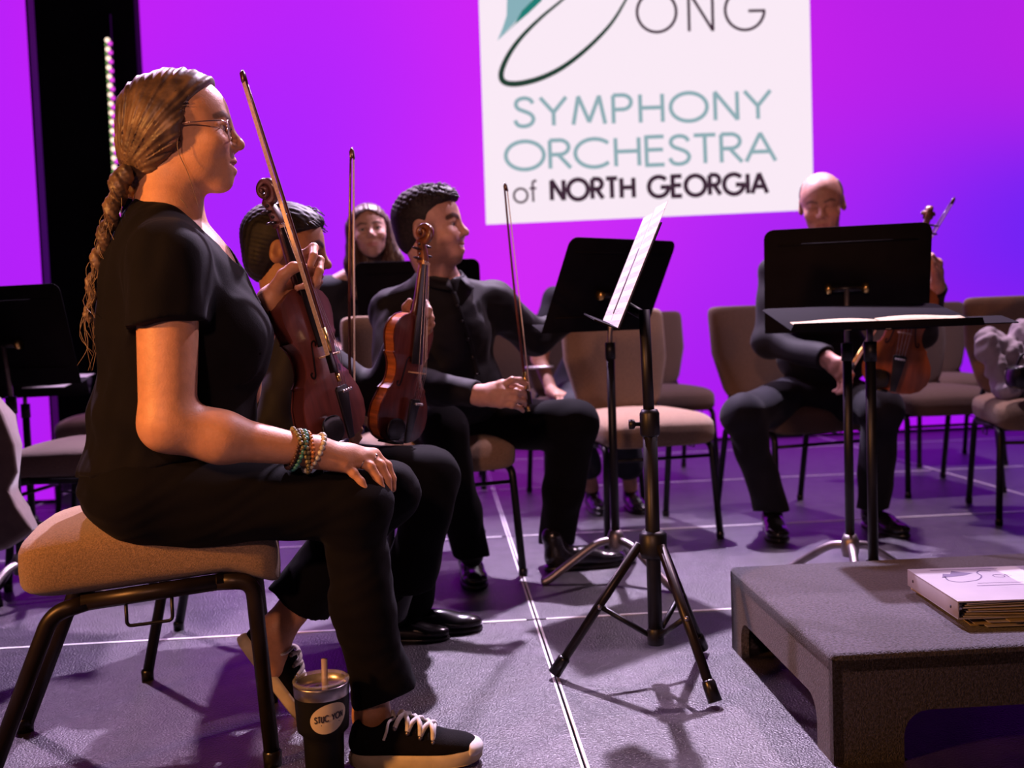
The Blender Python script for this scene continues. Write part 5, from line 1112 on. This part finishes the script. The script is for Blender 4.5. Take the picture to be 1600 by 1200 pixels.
sdf_obj('trousers', tr, .006, 'black_pants', man, base, disp=wr(.0055, 22, 15))
g = G(738, 905); dress_shoe(man, base, A(g[0]-.01, g[1]+.09, .001), (.12, -.99, 0), s=1.08); g = G(858, 893); dress_shoe(man, base, A(g[0]+.02, g[1]+.02, .001), (.97, .22, 0), s=1.12)
M('hair_dark', (.008, .005, .005), .6, col2=(.024, .015, .014), vscale=120, spec=.3)
def xb3(z): return np.interp(z, [-.09, -.05, -.02, .03, .058, .075, .12], [-.050, -.022, .018, .028, .050, .092, .10])
fc3 = lambda p: ((((p-hO)@hR)/hs)[:, 0]-xb3((((p-hO)@hR)/hs)[:, 2]))*.75
def curl(p):
    l = ((p-hO)@hR)/hs; t = np.clip((l[:, 2]-.045)/.03, 0, 1); return t*.0030*(np.sin(l[:, 0]*330+3*np.sin(l[:, 1]*150))*np.sin(l[:, 1]*290+2*np.sin(l[:, 0]*190))+.5*np.sin(l[:, 2]*420+l[:, 0]*160))
hp = [ell(Wh(-.018, 0, .036), hs*A(.098, .081, .086), hR, .02), ell(Wh(.012, 0, .078), hs*A(.090, .072, .046), hR, .025), ell(Wh(-.055, 0, -.022), hs*A(.050, .066, .055), hR, .03), fprim(fc3, hO, 1, 'i', .010), earcut(hO, hR, hs), earcut(hO, hR, hs, 1)]
hm_ = sdf_obj('hair', hp, .0036, 'hair_dark', man, base, disp=curl)
crl = []
for i in range(420):
    a = random.uniform(0, 6.28); r = math.sqrt(random.random()); x = .012+.080*r*math.cos(a); y = .064*r*math.sin(a); z = .078+.044*math.sqrt(max(0, 1-r*r))+.002; c0 = random.uniform(0, 6.28)
    tl = random.uniform(-1, 1); crl.append([Wh(x+.007*math.cos(c0+t), y+.007*math.sin(c0+t), z+.0014*t-.003+.006*tl*math.cos(c0+t)) for t in np.linspace(0, 4.6, 8)])
tubes('curls', crl, .0019, 'hair_dark', hm_, base)
bow(P(787.5, 286, 3.12), P(826, 640, 3.155), (1, -.2, 0), 'bow held upright by the smiling man in the black shirt')

# ================================================================== THE GIRL AT THE BACK
RG = hframe(-84); gF, gL = RG[:, 0], RG[:, 1]; pel = P(560, 610, 4.66); base = A(pel[0], pel[1], 0); hO = P(577, 362, 4.36); hR = hframe(-80, 3, 6); hs = 1.0; Wh = lambda *l: hO+hR@(hs*np.array(l, float))
rs_, re_, rw_ = P(512, 455, 4.48), P(500, 530, 4.42), P(548, 560, 4.22); ls_, le_, lw_ = P(626, 450, 4.46), P(640, 530, 4.42), P(600, 560, 4.22)
chest = P(570, 500, 4.52)
sk = head_prims(hO, hR, hs, jaw=.94, fem=True)
sk += [seg(hO+hR@A(-.03, 0, -.05), P(571, 430, 4.48), .046, .052, .03), ell(chest, (.10, .14, .12), RG, .05), ell(P(565, 560, 4.6), (.11, .14, .13), RG, .05), ell(pel, (.12, .15, .10), RG, .05), seg(rs_, re_, .045, .038, .03), seg(re_, rw_, .036, .026, .02), seg(ls_, le_, .045, .038, .03), seg(le_, lw_, .036, .026, .02), seg(P(545, 435, 4.48), rs_, .045, .05, .04), seg(P(600, 432, 4.48), ls_, .045, .05, .04)]
for s_, kx in ((-1, 535), (1, 590)):
    k_ = P(kx, 632, 4.25); a_ = P(kx+4, 760, 4.30); sk += [seg(pel+gL*(-.08 if s_ < 0 else .08), k_, .075, .05, .03), seg(k_, a_, .045, .034, .02)]
sk += posed_hand(rw_, (.3, -.9, -.2), (0, 0, -1), (.9, .3, 0), (20, 25, 20), .92)+posed_hand(lw_, (-.3, -.9, -.2), (0, 0, -1), (-.9, .3, 0), (20, 25, 20), .92)
girl = sdf_obj('person', sk, .0045, 'skin', None, base, color=face_color(hO, hR, hs, (.56, .34, .27), (.46, .18, .16), (.10, .055, .04), browth=.004)); girl.location = base
tag(girl, 'girl with long brown hair in navy top facing the audience at the back', 'person'); eyes(hO, hR, hs, girl, base, (.05, .05, .06), (1, 0, 0))
shp = [ell(chest, (.118, .158, .115), RG, .05), ell(P(565, 565, 4.6), (.125, .155, .14), RG, .05), seg(P(545, 444, 4.49), rs_, .05, .062, .04), seg(P(608, 452, 4.49), ls_, .05, .060, .04), seg(rs_, re_, .062, .055, .04, cut=[(re_, unit(re_-rs_))]), seg(ls_, le_, .062, .055, .04, cut=[(le_, unit(le_-ls_))]), seg(P(573, 400, 4.40), P(573, 440, 4.44), .062, .050, .01, op='s')]
sdf_obj('top', shp, .007, 'navy_cloth', girl, base, disp=wr(.005, 26, 21))
tr = [ell(pel, (.14, .165, .105), RG, .05)]+[q_ for s_, kx in ((-1, 535), (1, 590)) for q_ in (seg(pel+gL*(-.08 if s_ < 0 else .08), P(kx, 632, 4.25), .09, .068, .04), seg(P(kx, 632, 4.25), P(kx+4, 748, 4.30), .065, .055, .03, cut=[(P(kx+4, 742, 4.30), -UP)]))]
sdf_obj('trousers', tr, .008, 'black_pants', girl, base, disp=wr(.005, 22, 22))
for kx in (535, 590): g = P(kx+4, 760, 4.30); dress_shoe(girl, base, A(g[0], g[1]+.02, .001), (.1, -1, 0), s=.95, vox=.008)
def gcut(p):
    l = ((p-hO)@hR)/hs; return (l[:, 0]-np.interp(np.abs(l[:, 1])*.0+l[:, 2], [-.3, -.04, .02, .045, .062, .10], [.030, .030, .038, .062, .100, .13]))*.75
def gcut2(p):
    l = ((p-hO)@hR)/hs; return np.minimum(-(np.abs(l[:, 1])-np.interp(l[:, 2], [-.3, -.13, -.02, .036, .064, .078], [.050, .050, .058, .054, .032, .0])), l[:, 0]-.02)
M('hair_long_brown', (.040, .020, .014), .4, col2=(.095, .05, .035), vscale=70, stretch=(1, 1, .12), spec=.5)
hp = [ell(Wh(-.018, 0, .036), hs*A(.100, .084, .086), hR, .02), ell(Wh(.020, 0, .052), hs*A(.076, .069, .060), hR, .02)]+[seg(Wh(-.02, y*.066, .02), Wh(-.012, y*.088, -.13), .030, .034, .04, n=hR[:, 0], s=.8) for y in (1, -1)]+[seg(Wh(-.012, y*.088, -.13), Wh(.012, y*.098, -.26), .034, .020, .03) for y in (1, -1)]+[seg(Wh(-.06, 0, 0), Wh(-.07, 0, -.20), .06, .06, .04), fprim(gcut, hO, 1, 'i', .008)]
hp.append(fprim(gcut2, hO, 1, 'i', .006))
hg_ = sdf_obj('hair', hp, .0042, 'hair_long_brown', girl, base, disp=lambda p: .0012*np.sin(((p-hO)@hR)[:, 1]*420)+.001*np.sin(((p-hO)@hR)[:, 1]*760))

# ================================================================== THE VIOLA PLAYER AT RIGHT
RV = hframe(-98); vF, vL = RV[:, 0], RV[:, 1]; pel = P(1275, 620, 4.42); base = A(pel[0], pel[1], 0); hO = P(1284, 318, 4.22); hR = hframe(-108, -16, 3); hs = 1.10; Wh = lambda *l: hO+hR@(hs*np.array(l, float))
rs_, re_, rw_ = P(1213, 430, 4.36), P(1202, 535, 4.28), P(1290, 560, 4.02); ls_, le_, lw_ = P(1372, 425, 4.36), P(1440, 520, 4.25), P(1462, 448, 3.98); chest = P(1292, 470, 4.38)
sk = head_prims(hO, hR, hs, jaw=1.05, nose=1.1)+[ell(Wh(.0735, y*.0315, .001), (.0142*hs,)*3, hR, .004) for y in (1, -1)]
sk += [seg(hO+hR@A(-.03, 0, -.05), P(1290, 405, 4.34), .062, .066, .03), ell(chest, (.13, .18, .14), RV, .05), ell(P(1285, 555, 4.4), (.14, .17, .14), RV, .05), ell(pel, (.14, .17, .10), RV, .05), seg(rs_, re_, .055, .045, .03), seg(re_, rw_, .044, .031, .02), seg(ls_, le_, .055, .045, .03), seg(le_, lw_, .044, .031, .02)]
legs = [(P(1160, 648, 4.02), P(1208, 795, 4.14), P(1235, 625, 4.4)), (P(1378, 640, 4.02), P(1362, 795, 4.14), P(1320, 625, 4.4))]
for k_, a_, h_ in legs: sk += [seg(h_, k_, .085, .058, .03), seg(k_, a_, .052, .04, .02)]
sk += posed_hand(rw_, (.5, -.6, -.5), (-.3, .3, -.9), (.3, -.5, .8), (35, 45, 30), 1.05)+posed_hand(lw_, (.0, -.2, .95), (-.9, -.3, 0), (-.2, -.9, 0), (50, 60, 40), 1.05)
vio = sdf_obj('person', sk, .005, 'skin', None, base, color=socks(hO, hR, hs, (.52, .27, .20), (.40, .16, .14), (.16, .09, .07), beard=(.30, .16, .12), browth=.004, ruddy=.4)); vio.location = base
tag(vio, 'balding man in dark clothes sitting behind the upright black desk at right', 'person'); eyes(hO, hR, hs, vio, base, (.05, .03, .02), (1, 0, -.6))
shp = [ell(chest, (.15, .20, .15), RV, .06), ell(P(1285, 555, 4.4), (.165, .195, .15), RV, .06), seg(P(1270, 425, 4.36), rs_, .065, .070, .05), seg(P(1308, 425, 4.36), ls_, .065, .070, .05), seg(rs_, re_, .075, .064, .04), seg(re_, rw_, .064, .046, .03, cut=[(rw_, unit(rw_-re_))]), seg(ls_, le_, .075, .062, .04), seg(le_, lw_, .060, .045, .03, cut=[(lw_, unit(lw_-le_))]), seg(P(1289, 380, 4.3), P(1291, 420, 4.32), .07, .05, .01, op='s')]
sdf_obj('jacket', shp, .007, 'black_shirt', vio, base, disp=wr(.006, 22, 31))
tr = [ell(pel, (.155, .185, .105), RV, .05)]+[q_ for k_, a_, h_ in legs for q_ in (seg(h_, k_, .10, .078, .05), seg(k_, a_+A(0, 0, -.03), .076, .066, .03, cut=[(a_, -UP)]))]
sdf_obj('trousers', tr, .007, 'grey_trousers', vio, base, disp=wr(.006, 22, 33))
for (k_, a_, h_), dx in zip(legs, (-.15, .2)): dress_shoe(vio, base, A(a_[0], a_[1]+.02, .001), (dx, -1, 0), s=1.1, vox=.007)
def vcut(p):
    l = ((p-hO)@hR)/hs; return np.maximum((l[:, 0]-np.interp(l[:, 2], [-.08, -.03, .05, .09], [-.04, .012, .034, .03])), np.minimum(.056-np.abs(l[:, 1]), l[:, 0]+.055))*.8
M('hair_grey', (.07, .05, .045), .5, col2=(.14, .10, .09), vscale=90)
sdf_obj('hair', [ell(Wh(-.014, 0, .030), hs*A(.098, .080, .084), hR, .02), ell(Wh(-.05, 0, -.03), hs*A(.05, .062, .05), hR, .03), fprim(vcut, hO, 1, 'i', .01), earcut(hO, hR, hs), earcut(hO, hR, hs, 1)], .005, 'hair_grey', vio, base)
vb = P(1392, 612, 3.86); vt = P(1452, 322, 3.80); vl = violin(vb, vt-vb, (-.25, -.95, .1), 'orange-brown viola standing on the right-hand player’s thigh behind the desks', 'violin_orange', 'violin_orange', 'scroll_brown', 1.17)
bow(P(1491, 308, 4.0), P(1318, 592, 3.95), (.5, -.6, -.5), 'bow slanting behind the black desk at right')

# ================================================================== THE PERSON HIDDEN BEHIND THE BLACK DESK
RH = hframe(-78); hF, hL = RH[:, 0], RH[:, 1]; pel = P(915, 610, 5.05); base = A(pel[0], pel[1], 0); hO = P(934, 425, 4.86); hR = hframe(-75, -18); hs = .98
rs_, re_, rw_ = P(868, 470, 4.95), P(843, 560, 4.86), P(862, 612, 4.72); ls_, le_, lw_ = P(975, 468, 4.98), P(990, 545, 4.9), P(945, 590, 4.74)
sk = head_prims(hO, hR, hs)+[seg(hO+hR@A(-.03, 0, -.05), P(922, 455, 4.98), .046, .05, .03), ell(P(920, 510, 5.0), (.10, .14, .13), RH, .05), ell(pel, (.12, .15, .12), RH, .05), seg(P(890, 462, 4.98), rs_, .045, .048, .04), seg(rs_, re_, .046, .040, .03), seg(re_, rw_, .037, .026, .02), seg(ls_, le_, .044, .037, .03), seg(le_, lw_, .036, .026, .02)]
hl2 = [(P(893, 640, 4.68), P(925, 762, 4.78), P(890, 615, 5.0)), (P(972, 640, 4.70), P(985, 762, 4.78), P(945, 615, 5.0))]
for k_, a_, h_ in hl2: sk += [seg(h_, k_, .075, .05, .03), seg(k_, a_, .045, .034, .02)]
sk += posed_hand(rw_, (.5, -.8, -.2), (0, 0, -1), (.8, .5, 0), (20, 25, 20), .92)+posed_hand(lw_, (-.5, -.8, -.2), (0, 0, -1), (-.8, .5, 0), (20, 25, 20), .92)
hid = sdf_obj('person', sk, .006, 'skin', None, base, color=face_color(hO, hR, hs, (.50, .26, .17), (.42, .16, .14), (.06, .03, .02))); hid.location = base
tag(hid, 'person in navy dress mostly hidden behind the black desk, bare arm showing', 'person'); eyes(hO, hR, hs, hid, base)
shp = [ell(P(920, 510, 5.0), (.118, .155, .13), RH, .05), ell(P(918, 580, 5.04), (.13, .155, .12), RH, .05), ell(pel, (.145, .175, .12), RH, .05), seg(P(895, 470, 4.98), rs_, .052, .055, .04), seg(P(948, 470, 4.98), ls_, .052, .055, .04), seg(rs_, rs_+(re_-rs_)*.45, .066, .066, .03, cut=[(rs_+(re_-rs_)*.40, unit(re_-rs_))]), seg(ls_, ls_+(le_-ls_)*.45, .06, .06, .03)]
for k_, a_, h_ in hl2: shp += [seg(h_, k_, .095, .078, .05), seg(k_, k_+(a_-k_)*.7, .078, .075, .04)]
sdf_obj('dress', shp, .009, 'navy_cloth', hid, base, disp=wr(.006, 26, 41))
for k_, a_, h_ in hl2: dress_shoe(hid, base, A(a_[0], a_[1]+.02, .001), (.15, -1, 0), s=.95, vox=.009)
Wh = lambda *l: hO+hR@(hs*np.array(l, float))
sdf_obj('hair', [ell(Wh(-.022, 0, .034), hs*A(.098, .082, .084), hR, .02), seg(Wh(-.06, 0, 0), Wh(-.07, 0, -.12), .05, .045, .04), fprim(lambda p: ((((p-hO)@hR)/hs)[:, 0]-np.interp((((p-hO)@hR)/hs)[:, 2], [-.1, 0, .05, .09], [0, .01, .05, .08]))*.8, hO, 1, 'i', .01)], .006, 'hair_dark', hid, base)

# ================================================================== CLOTHS AND BAG ON CHAIRS
c0 = P(8, 700, 2.98); gb = A(c0[0], c0[1], 0)
prf = [(-150, 600), (-40, 606), (0, 618), (20, 648), (32, 695), (35, 738), (27, 764), (42, 792), (61, 828), (20, 856), (-150, 905)]
q = MB(); n = len(prf); ny = 7; V = []
for j_ in range(ny):
    t = j_/(ny-1); dpt = 2.90+.34*t; k_ = .86+.14*math.sin(math.pi*min(1, .18+.7*t))
    for i_, (x, y) in enumerate(prf): p = P(-150+(x+150)*k_+5*math.sin(i_*1.7+5*t), 740+(y-740)*(.94+.06*k_), dpt); V.append(p-gb)
q.add(V, [(j_*n+i_, j_*n+(i_+1) % n, (j_+1)*n+(i_+1) % n, (j_+1)*n+i_) for j_ in range(ny-1) for i_ in range(n)]+[tuple(range(n))[::-1], tuple((ny-1)*n+i_ for i_ in range(n))])
cl = q.obj('draped_cloth', 'beige_cloth', None); cl.location = gb; bevel(cl, .018, 3, 30); tag(cl, 'beige cloth draped over the chair at the left edge', 'cloth')
c0 = P(1585, 575, 4.3); gb = A(c0[0], c0[1], c0[2])
pr = [ell(P(1552, 545, 4.28), (.075, .05, .07), None, .03), seg(P(1545, 530, 4.3), P(1575, 610, 4.22), .045, .05, .03), seg(P(1570, 540, 4.28), P(1610, 570, 4.22), .045, .05, .02), seg(P(1600, 520, 4.3), P(1640, 580, 4.22), .06, .06, .02), ell(P(1590, 600, 4.25), (.10, .08, .05), None, .03)]
cl = sdf_obj('garment', pr, .007, 'light_cloth', None, gb, disp=wr2(wr(.008, 34, 55), wr(.005, 80, 56))); cl.location = gb; tag(cl, 'crumpled white garment lying on the chair at the right edge', 'garment')
bgp = P(1615, 588, 4.10); q = MB(); q.sell((0, 0, 0), (.10, .055, .050), .4, .4, 20, 10); bg = q.obj('handbag', 'ebony', None, loc=tuple(bgp)); q = MB(); q.tube(crom([(-.07, 0, .04), (-.04, 0, .09), (.04, 0, .09), (.07, 0, .04)], 5), .006, 8); q.obj('handle', 'ebony', bg); tag(bg, 'small black bag beside the white garment on the right-edge chair', 'bag')

sb = P(843, 574, 4.80); q = MB(); q.sell(sb-np.array(hid.location), (.070, .040, .007), .4, .4, 20, 8); q.obj('silver_band', 'silver_metal', hid)
